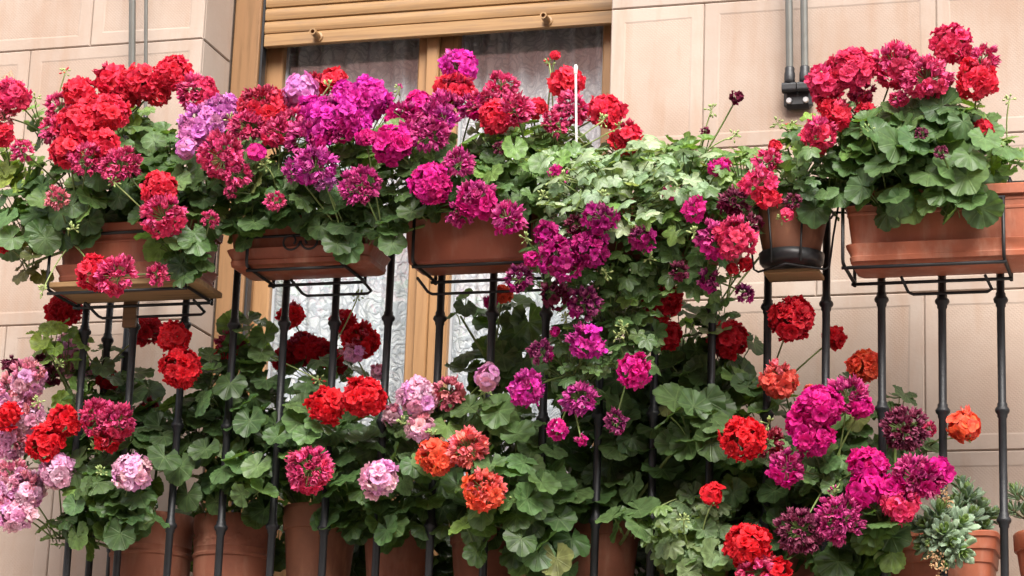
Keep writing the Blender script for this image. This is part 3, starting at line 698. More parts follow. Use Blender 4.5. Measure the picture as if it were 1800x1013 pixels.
# petal colours (linear), with haze put into R and C, shade into B
CC = {'R': (.84, .034, .075), 'T': (.76, .012, .022), 'C': (.82, .050, .150), 'D': (.145, .004, .035), 'M': (.72, .014, .26), 'V': (.72, .030, .40), 'L': (.80, .28, .64),
      'P': (.93, .50, .68), 'O': (.95, .125, .055), 'S': (.88, .13, .10), 'H': (.72, .008, .25), 'B': (.56, .006, .018), 'I': (.42, .008, .17), 'K': (.66, .16, .19)}
WILTC = {'R': (.40, .010, .04), 'T': (.40, .010, .02), 'C': (.56, .030, .13), 'D': (.11, .005, .03), 'M': (.44, .018, .17), 'V': (.46, .03, .26), 'L': (.46, .12, .36), 'P': (.66, .22, .30), 'O': (.86, .16, .12), 'S': (.82, .16, .14),
         'H': (.40, .012, .14), 'B': (.24, .006, .02), 'I': (.16, .005, .075), 'K': (.60, .16, .18)}
def quat_to(n, tip):
    z = n.normalized(); y = (tip - z*tip.dot(z)); y = y.normalized() if y.length > 1e-4 else z.orthogonal().normalized(); x = y.cross(z)
    return Matrix((x, y, z)).transposed()
def bez(a, b_, sag, n=7):
    m_ = (a+b_)*.5+Vector(sag); return [a*(1-u)**2+m_*2*u*(1-u)+b_*u*u for u in [k/n for k in range(n+1)]]

GREENS = {'d': [(.062, .115, .038), (.070, .130, .042), (.052, .098, .034)], 'm': [(.092, .165, .055), (.108, .185, .062), (.078, .142, .050)],
          'l': [(.150, .250, .065), (.170, .280, .070), (.125, .215, .060)], 'y': [(.21, .31, .055), (.17, .28, .055), (.25, .33, .065)],
          'g': [(.27, .36, .21), (.23, .32, .175), (.31, .40, .25)], 'k': [(.130, .190, .085), (.115, .170, .075), (.150, .210, .095)],
          'o': [(.10, .09, .035), (.12, .115, .04), (.08, .085, .03)], 's': [(.28, .38, .26), (.32, .42, .29), (.24, .33, .23)]}
DROP = Vector((0, 0, -1))
def plant(name, label, cat, base, clumps, heads, buds=(), leafset=None, seed=0, group='potted geraniums', stemr=.0045):
    """clumps: (px, py, rx, ry, y0, y1, count, leaf radius px lo, hi, tone[, leafset])   heads: (px, py, r px, colour, wilt, y[, kind])"""
    rn = random.Random(seed*17+5); base = Vector(base); root = empty(name, base); tag(root, label, cat, group)
    stems = MB(); anchors = []
    inv = Vector(base)
    for cl in clumps:
        px, py, rx, ry, y0, y1, n, l0, l1, tone = cl[:10]; ls = cl[10] if len(cl) > 10 else (leafset or ZL)
        ymid = (y0+y1)/2; c = P(px, py, y0+(y1-y0)*.7); anchors.append(c)
        hub = c+Vector((0, 0, -.02))
        # a woody shoot to the middle of the clump
        s_ = bez(base+Vector((rn.uniform(-.02, .02), rn.uniform(-.02, .02), 0)), hub, (rn.uniform(-.02, .02), rn.uniform(-.01, .03), .02))
        stems.tube([q-inv for q in s_], [stemr*(1-.4*k/7) for k in range(8)], 6)
        n = int(n*(1.35 if py < 430 else 1.15)+.5)
        for i in range(n):
            # spread evenly over the clump
            a = i*2.39996+rn.uniform(-.5, .5); rr = math.sqrt((i+.5)/n)
            x_, y_ = px+rx*rr*math.cos(a)+rn.uniform(-5, 5), py+ry*rr*math.sin(a)+rn.uniform(-5, 5)
            dep = y0+(y1-y0)*(rn.random()**.85)
            if rr > .8: dep = dep*.6+ymid*.4
            p = P(x_, y_, dep)
            rad = rn.uniform(l0, l1)/pxm(dep)*(1.08 if ls is IL else 1)
            out = Vector(((x_-px)/rx, -.25-.7*(ymid-dep)/max(.02, (y1-y0)/2), -(y_-py)/ry*.8))
            nrm = out*.45+Vector((0, -.42, .62))+Vector((rn.gauss(0, .34), rn.gauss(0, .25), rn.gauss(0, .30)))
            if nrm.y > .1: nrm.y *= -.6
            tip = Vector(((x_-px)/rx*.6+rn.gauss(0, .45), -.35, -.75+rn.gauss(0, .35)))
            if (y_-py)/ry < -.45: tip = Vector((tip.x, -.4, .25+rn.gauss(0, .4)))
            o = put('leaf', rn.choice(ls), root, p-base)
            m3 = quat_to(nrm, tip); sx = rad*rn.uniform(.92, 1.08)
            o.rotation_euler = m3.to_euler(); o.scale = (sx, rad, rad*rn.uniform(.7, 1.3))
            cc = rn.choice(GREENS[tone if rn.random() > .12 else rn.choice('mdl')]); k = rn.uniform(.82, 1.2)
            if rn.random() < .012: cc = (.13, .15, .05)
            o.color = (cc[0]*k*rn.uniform(.9, 1.1), cc[1]*k, cc[2]*k, 1)
            # leaf stalk
            q = p+(hub-p)*rn.uniform(.45, .75)+Vector((0, .012, -.018))
            if (q-p).length > .085: q = p+(q-p).normalized()*.085
            stems.tube([w_-inv for w_ in bez(p-m3 @ Vector((0, 0, .0015)), q, (0, .006, .008), 3)], .0013, 4, False)
    so_ = stems.build('stems', M_stem, root, None, True)
    for hd in heads:
        px, py, rp, col, wf, y = hd[:6]; kind = hd[6] if len(hd) > 6 else 'fresh'
        if py > 520 and col == 'R': col = 'T'
        c = P(px, py, y); r = rp/pxm(y)*(1.05 if py < 430 else 1.0)
        near = sorted(anchors, key=lambda q: (q-c).length)[:2]; an = near[0] if near else base
        an = an+Vector((rn.uniform(-.015, .015), .01, -.02))
        axis = (c-an); axis = axis.normalized() if axis.length > .01 else Vector((0, -1, .3))
        axis = (axis*.7+Vector((0, -.5, .35))).normalized()
        if axis.y > -.35: axis.y = -.35; axis.normalize()
        sp = c-axis*r*.15                                    # where the flower stalks spring from
        mb = MB(); L = [q-c for q in bez(an, sp, (rn.uniform(-.01, .01), rn.uniform(-.01, .01), .012))]
        mb.tube(L, .0019, 5)
        s = min(.0165, r*.60)
        if wf >= .9: s = min(.0145, r*.58)
        if kind == 'ivy': s = min(.0150, r*.65)
        nfl = max(3, int(4*math.pi*(.74*r)**2*.80/(math.pi*s*s*(.34 if wf < .9 else .30))))
        tot = int(nfl/.80); wd_ = (Vector((rn.gauss(0, .5), -.7, .75))).normalized(); pts = []
        fl = []
        for i in range(tot):
            z = 1-2*(i+.5)/tot; a = i*2.39996; q = Vector((math.sqrt(1-z*z)*math.cos(a), math.sqrt(1-z*z)*math.sin(a), z))
            fl.append((axis.rotation_difference(Vector((0, 0, 1))).inverted() @ q))
        fl = [q for q in fl if q.dot(axis) > -.80]
        order = sorted(range(len(fl)), key=lambda i: -fl[i].dot(wd_)+rn.gauss(0, .18)); wl = set(order[:int(round(len(fl)*wf))])
        head = None; jobs = []; flat = rn.uniform(0, .28)
        for i, q in enumerate(fl):
            wilted = i in wl
            q2 = (q+Vector((rn.gauss(0, .13), rn.gauss(0, .13), rn.gauss(0, .13)))).normalized()
            loose = rn.uniform(.58, .85) if kind != 'ivy' else rn.uniform(.45, .9)
            if wilted and wf < .9: loose -= .06
            pos = (q2-axis*q2.dot(axis)*flat)*r*loose
            nrm = (q2+Vector((rn.gauss(0, .16), rn.gauss(0, .16), rn.gauss(0, .16)))).normalized()
            mb.tube([sp-c, pos*.55+(sp-c)*.45+nrm*.001, pos+nrm*s*.05], .0008, 3, False)
            k = 'wilt' if wilted else kind
            jobs.append((rn.choice(FL[k]), pos, nrm, s*rn.uniform(.88, 1.12), wilted))
        head = mb.build('flower_head', M_stem, root, c-base, True)
        for me, pos, nrm, s_, wilted in jobs:
            o = put('floret', me, head, pos); o.rotation_euler = quat_to(nrm, Vector((rn.gauss(0, 1), rn.gauss(0, 1), rn.gauss(0, 1)))).to_euler(); o.scale = (s_,)*3
            cc = (WILTC if wilted else CC)[col]; k = rn.uniform(.88, 1.10)
            o.color = (min(1, cc[0]*k), cc[1]*k*rn.uniform(.8, 1.25), cc[2]*k*rn.uniform(.85, 1.2), 1)
    for bd in buds:
        px, py, y = bd[:3]; red = bd[3] if len(bd) > 3 else None
        c = P(px, py, y); an = min(anchors, key=lambda q: (q-c).length)+Vector((rn.uniform(-.02, .02), .01, -.01))
        mb = MB(); mb.tube([q-c for q in bez(an, c, (rn.uniform(-.02, .02), -.005, .01))], .0015, 5)
        for k in range(11):
            d = Vector((rn.gauss(0, 1), rn.gauss(0, 1), rn.gauss(.6, 1))).normalized(); L_ = rn.uniform(.006, .011)
            e = d*L_; f_ = d*(L_+rn.uniform(.006, .009)); mb.tube([(0, 0, 0), e], .0006, 3, False)
            mb.tube([e, e+(f_-e)*.35, e+(f_-e)*.75, f_], [.0008, .0022, .0018, .0003], 5, True, 1 if red and k < 4 else 0)
        o = mb.build('bud_cluster', [M_bud, RED.get(red, M_bud)], root, c-base, True)
    return root
RED = {'R': simple('red_bud', (.55, .02, .03), .5, .2, 60, 0), 'M': simple('magenta_bud', (.40, .01, .16), .5, .2, 60, 0), 'D': simple('maroon_bud', (.06, .004, .03), .5, .2, 60, 0)}

def tb(t_, dx=0): return Vector(t_[0].location)+Vector((dx, 0, t_[3]*.82))
uA, uB = -.26, .00          # depth range of the foliage above the railing
# ---- above the railing
plant('geranium', 'bright red geranium at the left end, above the leftmost trough', 'geranium', tb(T1, -.05), [
    (40, 378, 55, 75, uA, uB, 26, 24, 34, 'm'), (22, 292, 45, 40, uA, uB, 18, 18, 26, 'y'), (72, 218, 20, 34, -.16, -.05, 6, 15, 20, 'l'), (130, 335, 90, 62, uA, uB, 36, 26, 36, 'd'),
    (240, 262, 62, 52, uA, uB, 28, 22, 34, 'm'), (225, 340, 100, 50, uA, uB, 30, 24, 36, 'd'), (300, 300, 60, 60, uA, uB, 22, 26, 34, 'm'), (312, 420, 55, 62, -.27, -.15, 15, 26, 34, 'm'),
    (355, 350, 50, 50, uA, uB, 16, 24, 32, 'd'), (330, 470, 26, 20, -.25, -.19, 3, 26, 32, 'm'), (50, 452, 32, 38, -.20, -.06, 8, 20, 28, 'o'), (130, 410, 40, 22, -.2, -.17, 3, 24, 32, 'd'), (215, 205, 50, 25, -.14, -.03, 7, 18, 25, 'l')],
    [(22, 170, 31, 'C', .1, -.2), (5, 205, 18, 'K', .8, -.2), (4, 237, 20, 'R', 0, -.2), (38, 265, 17, 'C', 1, -.27), (140, 165, 30, 'R', 0, -.18), (198, 143, 31, 'R', .1, -.16), (252, 145, 33, 'R', 0, -.16),
     (305, 130, 34, 'R', 0, -.15), (350, 165, 39, 'C', .6, -.18), (107, 188, 25, 'C', 1, -.16), (97, 228, 23, 'C', 1, -.2), (194, 197, 33, 'R', 0, -.25), (143, 222, 40, 'R', 0, -.25), (118, 265, 30, 'R', 0, -.28),
     (180, 255, 26, 'R', 0, -.27), (153, 280, 29, 'C', 1, -.29), (211, 292, 35, 'C', 1, -.28), (280, 334, 32, 'R', 0, -.28), (287, 380, 38, 'C', .6, -.30), (100, 348, 17, 'K', 1, -.28),
     (167, 480, 34, 'R', 0, -.27), (205, 484, 37, 'C', .75, -.29), (277, 483, 17, 'C', 1, -.26), (370, 385, 13, 'C', 1, -.26), (165, 195, 30, 'R', 0, -.2), (120, 215, 26, 'R', .2, -.2), (225, 165, 24, 'R', .1, -.14), (275, 160, 24, 'R', 0, -.14), (5, 432, 14, 'B', 0, -.2)],
    [(115, 127, -.13, 'R'), (62, 173, -.16), (200, 320, -.30), (130, 402, -.27), (75, 512, -.2)], seed=1)
plant('geranium', 'lilac pink geranium with pale flower heads beside the bright red one', 'geranium', tb(T2, -.10), [
    (420, 300, 70, 60, uA, uB, 26, 20, 30, 'm'), (425, 372, 65, 42, uA, uB, 24, 22, 32, 'd'), (365, 235, 40, 40, uA, uB, 12, 20, 28, 'm'), (430, 395, 26, 26, -.22, -.17, 5, 22, 28, 'd')],
    [(327, 261, 19, 'L', 0, -.27, 'open'), (375, 205, 30, 'L', .1, -.2), (340, 235, 24, 'L', .2, -.24), (512, 175, 22, 'L', .1, -.18), (395, 195, 30, 'L', .1, -.19), (356, 218, 38, 'L', .2, -.23), (530, 158, 31, 'L', 0, -.19, 'open'), (450, 268, 16, 'M', 0, -.28, 'open')], [(405, 212, -.24)], seed=2)
plant('geranium', 'crimson geranium with half faded heads between lilac and violet ones', 'geranium', tb(T2, .0), [
    (495, 300, 60, 58, uA, uB, 26, 20, 30, 'm'), (500, 358, 70, 32, uA, uB, 24, 20, 28, 'd'), (590, 395, 36, 22, -.22, -.17, 6, 24, 32, 'd'), (480, 335, 50, 34, -.27, -.2, 8, 22, 30, 'd')],
    [(462, 185, 42, 'R', .35, -.22), (436, 222, 32, 'C', 1, -.24), (388, 275, 42, 'C', .75, -.28), (416, 306, 23, 'C', 1, -.28), (492, 235, 33, 'C', .6, -.24), (560, 148, 19, 'R', .3, -.15), (587, 141, 21, 'R', 0, -.15), (483, 354, 14, 'C', 1, -.28), (480, 210, 30, 'C', .5, -.2), (450, 205, 26, 'R', .4, -.2), (515, 215, 24, 'C', .5, -.22), (405, 338, 10, 'C', 1, -.27)],
    [(578, 152, -.2), (465, 290, -.27)], seed=3)
plant('geranium', 'violet magenta geranium with the largest heads left of the middle', 'geranium', tb(T2, .10), [
    (600, 295, 70, 66, uA, uB, 28, 20, 30, 'm'), (600, 370, 62, 48, uA, uB, 24, 22, 32, 'd'), (640, 260, 60, 40, uA, uB, 16, 18, 26, 'l'), (605, 415, 24, 18, -.24, -.19, 3, 28, 34, 'd'), (682, 405, 12, 24, -.24, -.2, 3, 24, 30, 'd')],
    [(540, 245, 37, 'M', .7, -.26), (552, 292, 36, 'V', .85, -.28), (580, 205, 42, 'V', .05, -.24), (646, 176, 41, 'V', 0, -.22), (612, 205, 30, 'V', 0, -.25), (643, 243, 16, 'M', 0, -.27), (634, 325, 33, 'M', 1, -.29), (545, 190, 20, 'V', 0, -.22), (516, 300, 16, 'V', 1, -.27), (610, 175, 30, 'V', 0, -.2), (565, 230, 28, 'V', .2, -.25), (630, 215, 22, 'V', .1, -.24), (600, 232, 20, 'M', .5, -.25), (570, 320, 16, 'L', .8, -.27)],
    [(702, 158, -.14, 'M'), (680, 190, -.18)], seed=4)
plant('geranium', 'deep magenta geranium above the third trough, beside the curtain gap', 'geranium', tb(T3, -.06), [
    (720, 255, 70, 48, uA, uB, 28, 18, 27, 'l'), (700, 330, 70, 50, uA, uB, 28, 20, 30, 'd'), (800, 300, 78, 48, uA, uB, 28, 20, 28, 'm'), (760, 355, 70, 28, uA, -.1, 14, 22, 30, 'd'), (690, 400, 14, 26, -.23, -.19, 3, 24, 30, 'd'), (640, 400, 30, 20, -.22, -.18, 4, 22, 28, 'd')],
    [(808, 118, 33, 'V', .1, -.13), (711, 208, 28, 'M', .3, -.2), (738, 183, 21, 'M', 0, -.17), (783, 188, 29, 'M', .7, -.2), (756, 237, 30, 'M', 1, -.25), (690, 256, 34, 'M', 0, -.28), (758, 322, 36, 'M', 0, -.30), (808, 286, 22, 'M', 1, -.28), (837, 352, 34, 'M', .35, -.29), (892, 383, 26, 'M', .6, -.28), (808, 375, 19, 'M', .9, -.26), (780, 210, 20, 'V', .5, -.24), (715, 235, 20, 'M', .7, -.24), (765, 205, 24, 'M', .5, -.21), (830, 190, 20, 'M', .8, -.19)],
    [(790, 136, -.13)], seed=5)
plant('geranium', 'scarlet geranium in front of the right door pane', 'geranium', tb(T3, .06), [
    (880, 275, 90, 48, uA, uB, 38, 18, 28, 'l'), (862, 325, 75, 42, uA, uB, 28, 20, 30, 'm'), (955, 255, 70, 45, uA, uB, 30, 16, 25, 'l'), (905, 345, 55, 38, uA, -.1, 16, 20, 28, 'm'), (860, 230, 40, 30, -.2, -.05, 8, 18, 24, 'g'), (930, 300, 60, 40, -.26, -.1, 14, 20, 28, 'l')],
    [(798, 158, 33, 'R', .1, -.16), (882, 152, 25, 'C', .9, -.14), (848, 181, 24, 'C', .9, -.18), (872, 206, 28, 'R', 0, -.21), (906, 194, 30, 'C', .8, -.22), (942, 190, 18, 'R', 0, -.15), (996, 146, 27, 'R', 0, -.12), (1003, 192, 28, 'C', .8, -.15), (975, 218, 20, 'C', 1, -.18), (1065, 197, 32, 'R', 0, -.15), (1100, 242, 26, 'R', .1, -.16), (976, 98, 9, 'R', 0, -.10, 'open'), (878, 260, 9, 'D', 1, -.25)],
    [(966, 113, -.1, 'R'), (1060, 213, -.2), (1088, 225, -.18)], seed=6)
# ---- the trailing ivy geranium
plant('ivy_geranium', 'trailing ivy geranium with dark magenta flowers hanging over the middle', 'ivy geranium', tb(T3b, 0), [
    (1010, 300, 85, 48, uA-.04, uB, 62, 13, 22, 'g'), (1110, 290, 100, 48, uA-.04, uB, 74, 13, 24, 'g'), (1200, 312, 90, 56, uA-.04, uB, 60, 14, 25, 'g'), (1225, 272, 70, 26, -.2, uB, 20, 14, 22, 'l'), (1130, 262, 80, 22, -.15, uB, 20, 16, 24, 'l'),
    (1000, 378, 70, 60, -.29, -.1, 44, 13, 22, 'g'), (1110, 365, 90, 58, -.32, -.1, 58, 14, 25, 'g'), (1210, 395, 85, 58, -.29, -.1, 44, 14, 24, 'm'), (955, 460, 40, 60, -.27, -.15, 16, 12, 20, 'm'), (1065, 470, 85, 60, -.26, -.08, 74, 16, 25, 'm'),
    (1165, 462, 85, 55, -.24, -.08, 56, 16, 25, 'm'), (1235, 470, 40, 50, -.22, -.12, 12, 14, 22, 'm'), (1070, 560, 85, 65, -.22, -.04, 60, 15, 24, 'm'), (1010, 640, 66, 75, -.22, -.06, 44, 14, 22, 'm'), (1105, 610, 55, 60, -.21, -.06, 34, 14, 22, 'm'), (1085, 335, 140, 66, -.34, -.24, 60, 14, 24, 'g')],
    [(962, 412, 20, 'I', 0, -.29, 'ivy'), (986, 455, 38, 'I', 0, -.31, 'ivy'), (1036, 437, 32, 'I', 0, -.31, 'ivy'), (935, 454, 13, 'M', 0, -.28, 'ivy'), (912, 491, 23, 'I', .7, -.25, 'ivy'), (976, 519, 22, 'D', .3, -.24, 'ivy'), (1023, 531, 26, 'I', .8, -.24, 'ivy'), (1056, 384, 26, 'I', .2, -.33, 'ivy'), (1127, 420, 19, 'I', .3, -.30, 'ivy'),
     (1031, 598, 32, 'V', .1, -.23, 'ivy'), (949, 618, 18, 'I', .9, -.2, 'ivy'), (1115, 652, 28, 'M', 0, -.22, 'ivy'), (976, 583, 9, 'M', 0, -.2, 'ivy'), (924, 684, 32, 'V', .2, -.2, 'ivy'), (1018, 700, 27, 'V', .9, -.2, 'ivy'), (1082, 740, 17, 'I', .9, -.2, 'ivy'), (980, 757, 16, 'M', 0, -.2, 'ivy'), (1022, 775, 9, 'M', .3, -.2, 'ivy'), (1240, 232, 7, 'D', .6, -.1, 'ivy'),
     (1295, 172, 11, 'D', 0, -.10, 'ivy'), (1264, 294, 16, 'M', 0, -.22, 'ivy'), (1222, 370, 17, 'M', .1, -.30, 'ivy'), (1247, 493, 17, 'I', .7, -.22, 'ivy'), (1309, 515, 15, 'I', .7, -.18, 'ivy'), (1175, 340, 10, 'M', .4, -.3, 'ivy'), (975, 300, 9, 'M', .2, -.3, 'ivy'), (1010, 395, 14, 'D', .6, -.3, 'ivy'), (1195, 478, 15, 'D', .6, -.24, 'ivy')],
    [(970, 315, -.30, 'M'), (990, 312, -.3, 'M'), (1060, 345, -.33), (1095, 575, -.22), (1085, 590, -.22), (925, 420, -.28), (1290, 240, -.1), (1250, 195, -.1), (1220, 410, -.3), (955, 345, -.3), (995, 560, -.22), (1140, 455, -.25), (1065, 480, -.27)],
    leafset=IL, seed=7, stemr=.003)
plant('ivy_geranium', 'small leaved geranium with red flowers spilling from the round pot', 'ivy geranium', Vector(RP.location)+Vector((0, 0, .098)), [
    (1305, 300, 60, 38, uA, uB, 30, 14, 21, 'l', IL), (1400, 285, 60, 58, uA, uB, 36, 16, 24, 'm', IL), (1290, 370, 42, 58, -.24, -.08, 24, 14, 22, 'm', IL), (1450, 335, 48, 40, -.22, -.05, 18, 22, 32, 'm', ZL), (1402, 235, 28, 34, -.15, -.05, 8, 12, 18, 'y', IL), (1400, 345, 40, 20, -.22, -.05, 8, 18, 26, 'd', ZL), (1270, 520, 35, 50, -.16, -.08, 6, 13, 20, 'd', IL)],
    [(1335, 325, 28, 'C', .2, -.26, 'ivy'), (1350, 284, 19, 'C', .9, -.22), (1362, 258, 11, 'R', 0, -.16, 'open'), (1348, 348, 18, 'R', 0, -.26, 'ivy'), (1290, 355, 22, 'D', .7, -.26, 'ivy'), (1292, 418, 36, 'C', .1, -.28, 'ivy'), (1258, 422, 30, 'M', .5, -.27, 'ivy'), (1384, 378, 11, 'C', 0, -.24, 'open'), (1310, 465, 12, 'B', 0, -.24, 'open'), (1287, 474, 11, 'B', 0, -.24, 'open'),
     (1440, 265, 11, 'R', 0, -.2, 'open'), (1318, 395, 16, 'D', .8, -.25, 'ivy'), (1392, 355, 12, 'D', .8, -.24, 'ivy')],
    [(1366, 218, -.1), (1392, 222, -.1, 'R'), (1375, 385, -.24)], seed=8, stemr=.003)
plant('geranium', 'crimson geranium with big grey green leaves in the long orange trough', 'geranium', tb(T4, -.08), [
    (1555, 265, 75, 66, uA, uB, 36, 28, 42, 'm'), (1640, 240, 90, 70, uA, uB, 38, 28, 42, 'm'), (1700, 270, 65, 70, uA, uB, 28, 28, 40, 'm'), (1565, 342, 52, 32, -.25, -.14, 10, 28, 40, 'm'), (1690, 345, 52, 28, -.26, -.16, 8, 28, 40, 'm'), (1520, 215, 50, 38, -.2, -.02, 14, 20, 28, 'm'), (1765, 275, 34, 36, -.18, 0, 12, 16, 23, 'l'), (1620, 305, 100, 50, -.27, -.1, 26, 30, 44, 'm'), (1650, 195, 70, 26, -.15, 0, 14, 20, 30, 'l'), (1480, 285, 30, 40, -.2, -.05, 8, 22, 30, 'd')],
    [(1495, 120, 39, 'C', 0, -.2), (1452, 147, 31, 'C', .05, -.2), (1575, 115, 39, 'C', .45, -.17), (1630, 138, 40, 'C', .7, -.2), (1672, 80, 35, 'C', .05, -.15), (1727, 105, 22, 'C', .9, -.13), (1716, 142, 35, 'R', .1, -.18), (1452, 186, 15, 'R', 0, -.2), (1470, 202, 22, 'R', .1, -.2), (1440, 234, 25, 'C', .3, -.22), (1727, 228, 15, 'R', 0, -.15), (1580, 174, 14, 'C', .5, -.18), (1515, 165, 19, 'C', .7, -.14), (1522, 200, 16, 'R', 0, -.16), (1655, 268, 9, 'D', 1, -.26), (1620, 235, 9, 'D', 1, -.24)],
    [(1775, 175, -.1), (1722, 182, -.15), (1525, 230, -.24)], seed=9)
# ---- on the balcony floor
def pb(k): return Vector(FP[k].location)+Vector((0, 0, .16))
plant('geranium', 'pale pink geranium cascading outside the left corner bars', 'geranium', pb('A')+Vector((-.05, -.02, 0)), [
    (110, 640, 50, 70, -.08, .10, 14, 18, 26, 'l'), (85, 600, 25, 40, -.1, .03, 6, 18, 24, 'y'), (60, 770, 40, 70, -.05, .1, 8, 18, 26, 'm'), (100, 930, 20, 30, -.05, .08, 4, 20, 26, 'm'), (40, 740, 25, 60, -.06, .05, 5, 14, 20, 'l')],
    [(50, 665, 34, 'P', .35, -.06), (20, 690, 36, 'P', .3, -.05), (45, 735, 36, 'P', .1, -.04), (20, 775, 34, 'P', .2, -.04), (20, 840, 32, 'P', .3, -.05), (45, 862, 36, 'P', .15, -.06), (30, 900, 36, 'P', .1, -.06), (5, 880, 30, 'P', .1, -.05), (128, 605, 26, 'P', 0, .08), (118, 645, 22, 'P', .4, .08), (160, 650, 14, 'P', 0, .1), (101, 830, 33, 'P', 0, -.08)],
    [(66, 708, -.1), (105, 640, -.05)], seed=20)
plant('geranium', 'red geranium in the lower left corner with crimson fading heads', 'geranium', pb('A')+Vector((-.02, .02, 0)), [
    (200, 690, 60, 60, .03, .22, 20, 24, 34, 'd'), (170, 640, 40, 40, .02, .16, 6, 22, 30, 'd'), (130, 760, 50, 60, -.03, .14, 14, 22, 32, 'd'), (220, 740, 60, 50, 0, .2, 16, 24, 34, 'd')],
    [(112, 545, 34, 'B', 0, .06), (13, 733, 24, 'R', 0, -.10), (79, 778, 34, 'R', 0, -.11), (113, 741, 27, 'R', 0, -.10), (172, 735, 32, 'C', .7, -.09), (205, 742, 34, 'C', .6, -.09), (190, 770, 24, 'R', .5, -.09), (262, 718, 16, 'B', .6, .12), (20, 642, 15, 'D', .6, 0), (70, 645, 23, 'D', .3, .03), (190, 667, 17, 'B', 0, .1), (258, 582, 27, 'B', 0, .14), (92, 660, 16, 'D', .6, .02)], [(165, 790, -.08)], seed=21)
plant('geranium', 'geranium with one round pale pink head over the ringed pot', 'geranium', pb('A'), [
    (210, 805, 105, 70, -.08, .18, 44, 24, 35, 'd'), (190, 885, 85, 55, -.10, .14, 32, 26, 36, 'd'), (150, 930, 40, 34, -.08, .06, 8, 24, 32, 'd'), (280, 765, 45, 55, .02, .2, 14, 24, 32, 'd'), (220, 900, 60, 40, -.11, -.04, 8, 28, 36, 'd'), (160, 850, 50, 50, -.11, -.04, 7, 22, 30, 'm')],
    [(233, 830, 36, 'P', 0, -.11)], [(178, 830, -.1)], seed=22)
plant('geranium', 'scarlet geranium standing tall over the garland pot', 'geranium', pb('B'), [
    (400, 690, 78, 78, -.06, .22, 44, 24, 36, 'd'), (440, 600, 36, 48, -.03, .12, 11, 24, 32, 'm'), (400, 795, 75, 66, -.06, .2, 36, 24, 36, 'd'), (345, 740, 45, 60, -.02, .2, 16, 24, 32, 'd'), (430, 835, 45, 40, -.10, .0, 8, 24, 34, 'm'), (360, 870, 40, 35, 0, .15, 8, 24, 32, 'd'), (335, 940, 40, 60, .27, .34, 12, 28, 36, 'd'), (480, 950, 40, 60, .27, .34, 14, 28, 36, 'd'), (450, 880, 40, 30, .02, .15, 8, 24, 32, 'd'), (365, 650, 40, 40, -.04, .1, 7, 18, 26, 'm')],  # rearmost leaf clumps are added to darken the gaps between the pots
    [(306, 594, 26, 'R', 0, -.08), (318, 646, 37, 'R', 0, -.09), (404, 610, 25, 'B', .5, .05), (325, 668, 16, 'R', 0, -.08)], [(560, 668, 0, 'R')], seed=23)
plant('geranium', 'shade toned red geranium in front of the left curtain', 'geranium', pb('C'), [
    (520, 740, 90, 66, -.05, .2, 40, 24, 34, 'd'), (560, 650, 60, 34, .0, .2, 12, 22, 32, 'd'), (560, 785, 80, 60, -.06, .2, 34, 26, 36, 'd'), (500, 830, 50, 40, 0, .2, 12, 24, 32, 'd'), (470, 780, 50, 60, -.05, .15, 14, 22, 32, 'd'), (530, 760, 50, 40, -.10, -.04, 7, 26, 34, 'm')],
    [(510, 557, 21, 'R', .1, .10), (530, 612, 30, 'B', .1, .12), (562, 622, 30, 'B', 0, .13), (503, 630, 24, 'B', 0, .14), (604, 567, 22, 'B', 0, .12), (634, 600, 32, 'R', .1, .06), (574, 713, 34, 'R', 0, -.10), (640, 698, 40, 'R', 0, -.12), (544, 826, 44, 'C', .7, -.13), (590, 640, 20, 'B', 0, .13)], [(630, 520, .02)], seed=24)
plant('geranium', 'pink geranium with candy pink heads in the middle of the lower row', 'geranium', pb('D'), [
    (640, 790, 80, 62, -.06, .2, 36, 26, 36, 'd'), (620, 880, 66, 52, -.10, .16, 26, 28, 38, 'd'), (700, 900, 70, 46, -.10, .14, 24, 28, 38, 'd'), (630, 960, 40, 60, .27, .34, 14, 28, 36, 'd'), (770, 970, 50, 60, .26, .34, 16, 28, 36, 'd'), (780, 730, 50, 30, -.10, .05, 8, 28, 36, 'm'), (700, 760, 60, 50, -.03, .2, 18, 22, 32, 'd')],  # the two clumps behind the pots are added as dark backing
    [(735, 696, 35, 'P', 0, -.10), (787, 693, 29, 'K', .8, -.07), (738, 752, 23, 'P', .1, -.10), (690, 730, 18, 'P', .2, -.02), (668, 841, 33, 'P', 0, -.14), (622, 620, 18, 'P', .2, .04), (858, 663, 22, 'P', 0, -.08, 'open'), (664, 655, 13, 'P', .3, .05)],
    [(760, 765, -.12), (855, 690, -.08), (708, 745, -.12)], seed=25)
plant('geranium', 'orange geranium with coral fading heads at lower centre', 'geranium', pb('E'), [
    (850, 750, 80, 46, -.06, .15, 20, 24, 32, 'm'), (900, 800, 90, 66, -.12, .18, 44, 26, 35, 'm'), (920, 895, 90, 76, -.14, .14, 46, 28, 38, 'd'), (960, 965, 56, 46, -.12, .05, 16, 30, 38, 'd'), (780, 880, 60, 66, -.06, .18, 26, 28, 36, 'd'), (865, 720, 40, 26, -.11, -.05, 4, 30, 36, 'm'), (722, 820, 36, 36, -.12, -.04, 8, 24, 32, 'm'), (885, 850, 70, 60, -.16, -.09, 14, 28, 36, 'm'), (840, 930, 30, 40, -.12, -.05, 6, 24, 32, 'm')],
    [(766, 804, 33, 'O', .05, -.15), (823, 788, 38, 'S', .85, -.15), (850, 860, 38, 'O', .5, -.18), (882, 517, 17, 'O', 0, .08), (862, 532, 11, 'M', .2, .06)], [(908, 880, -.14)], seed=26)
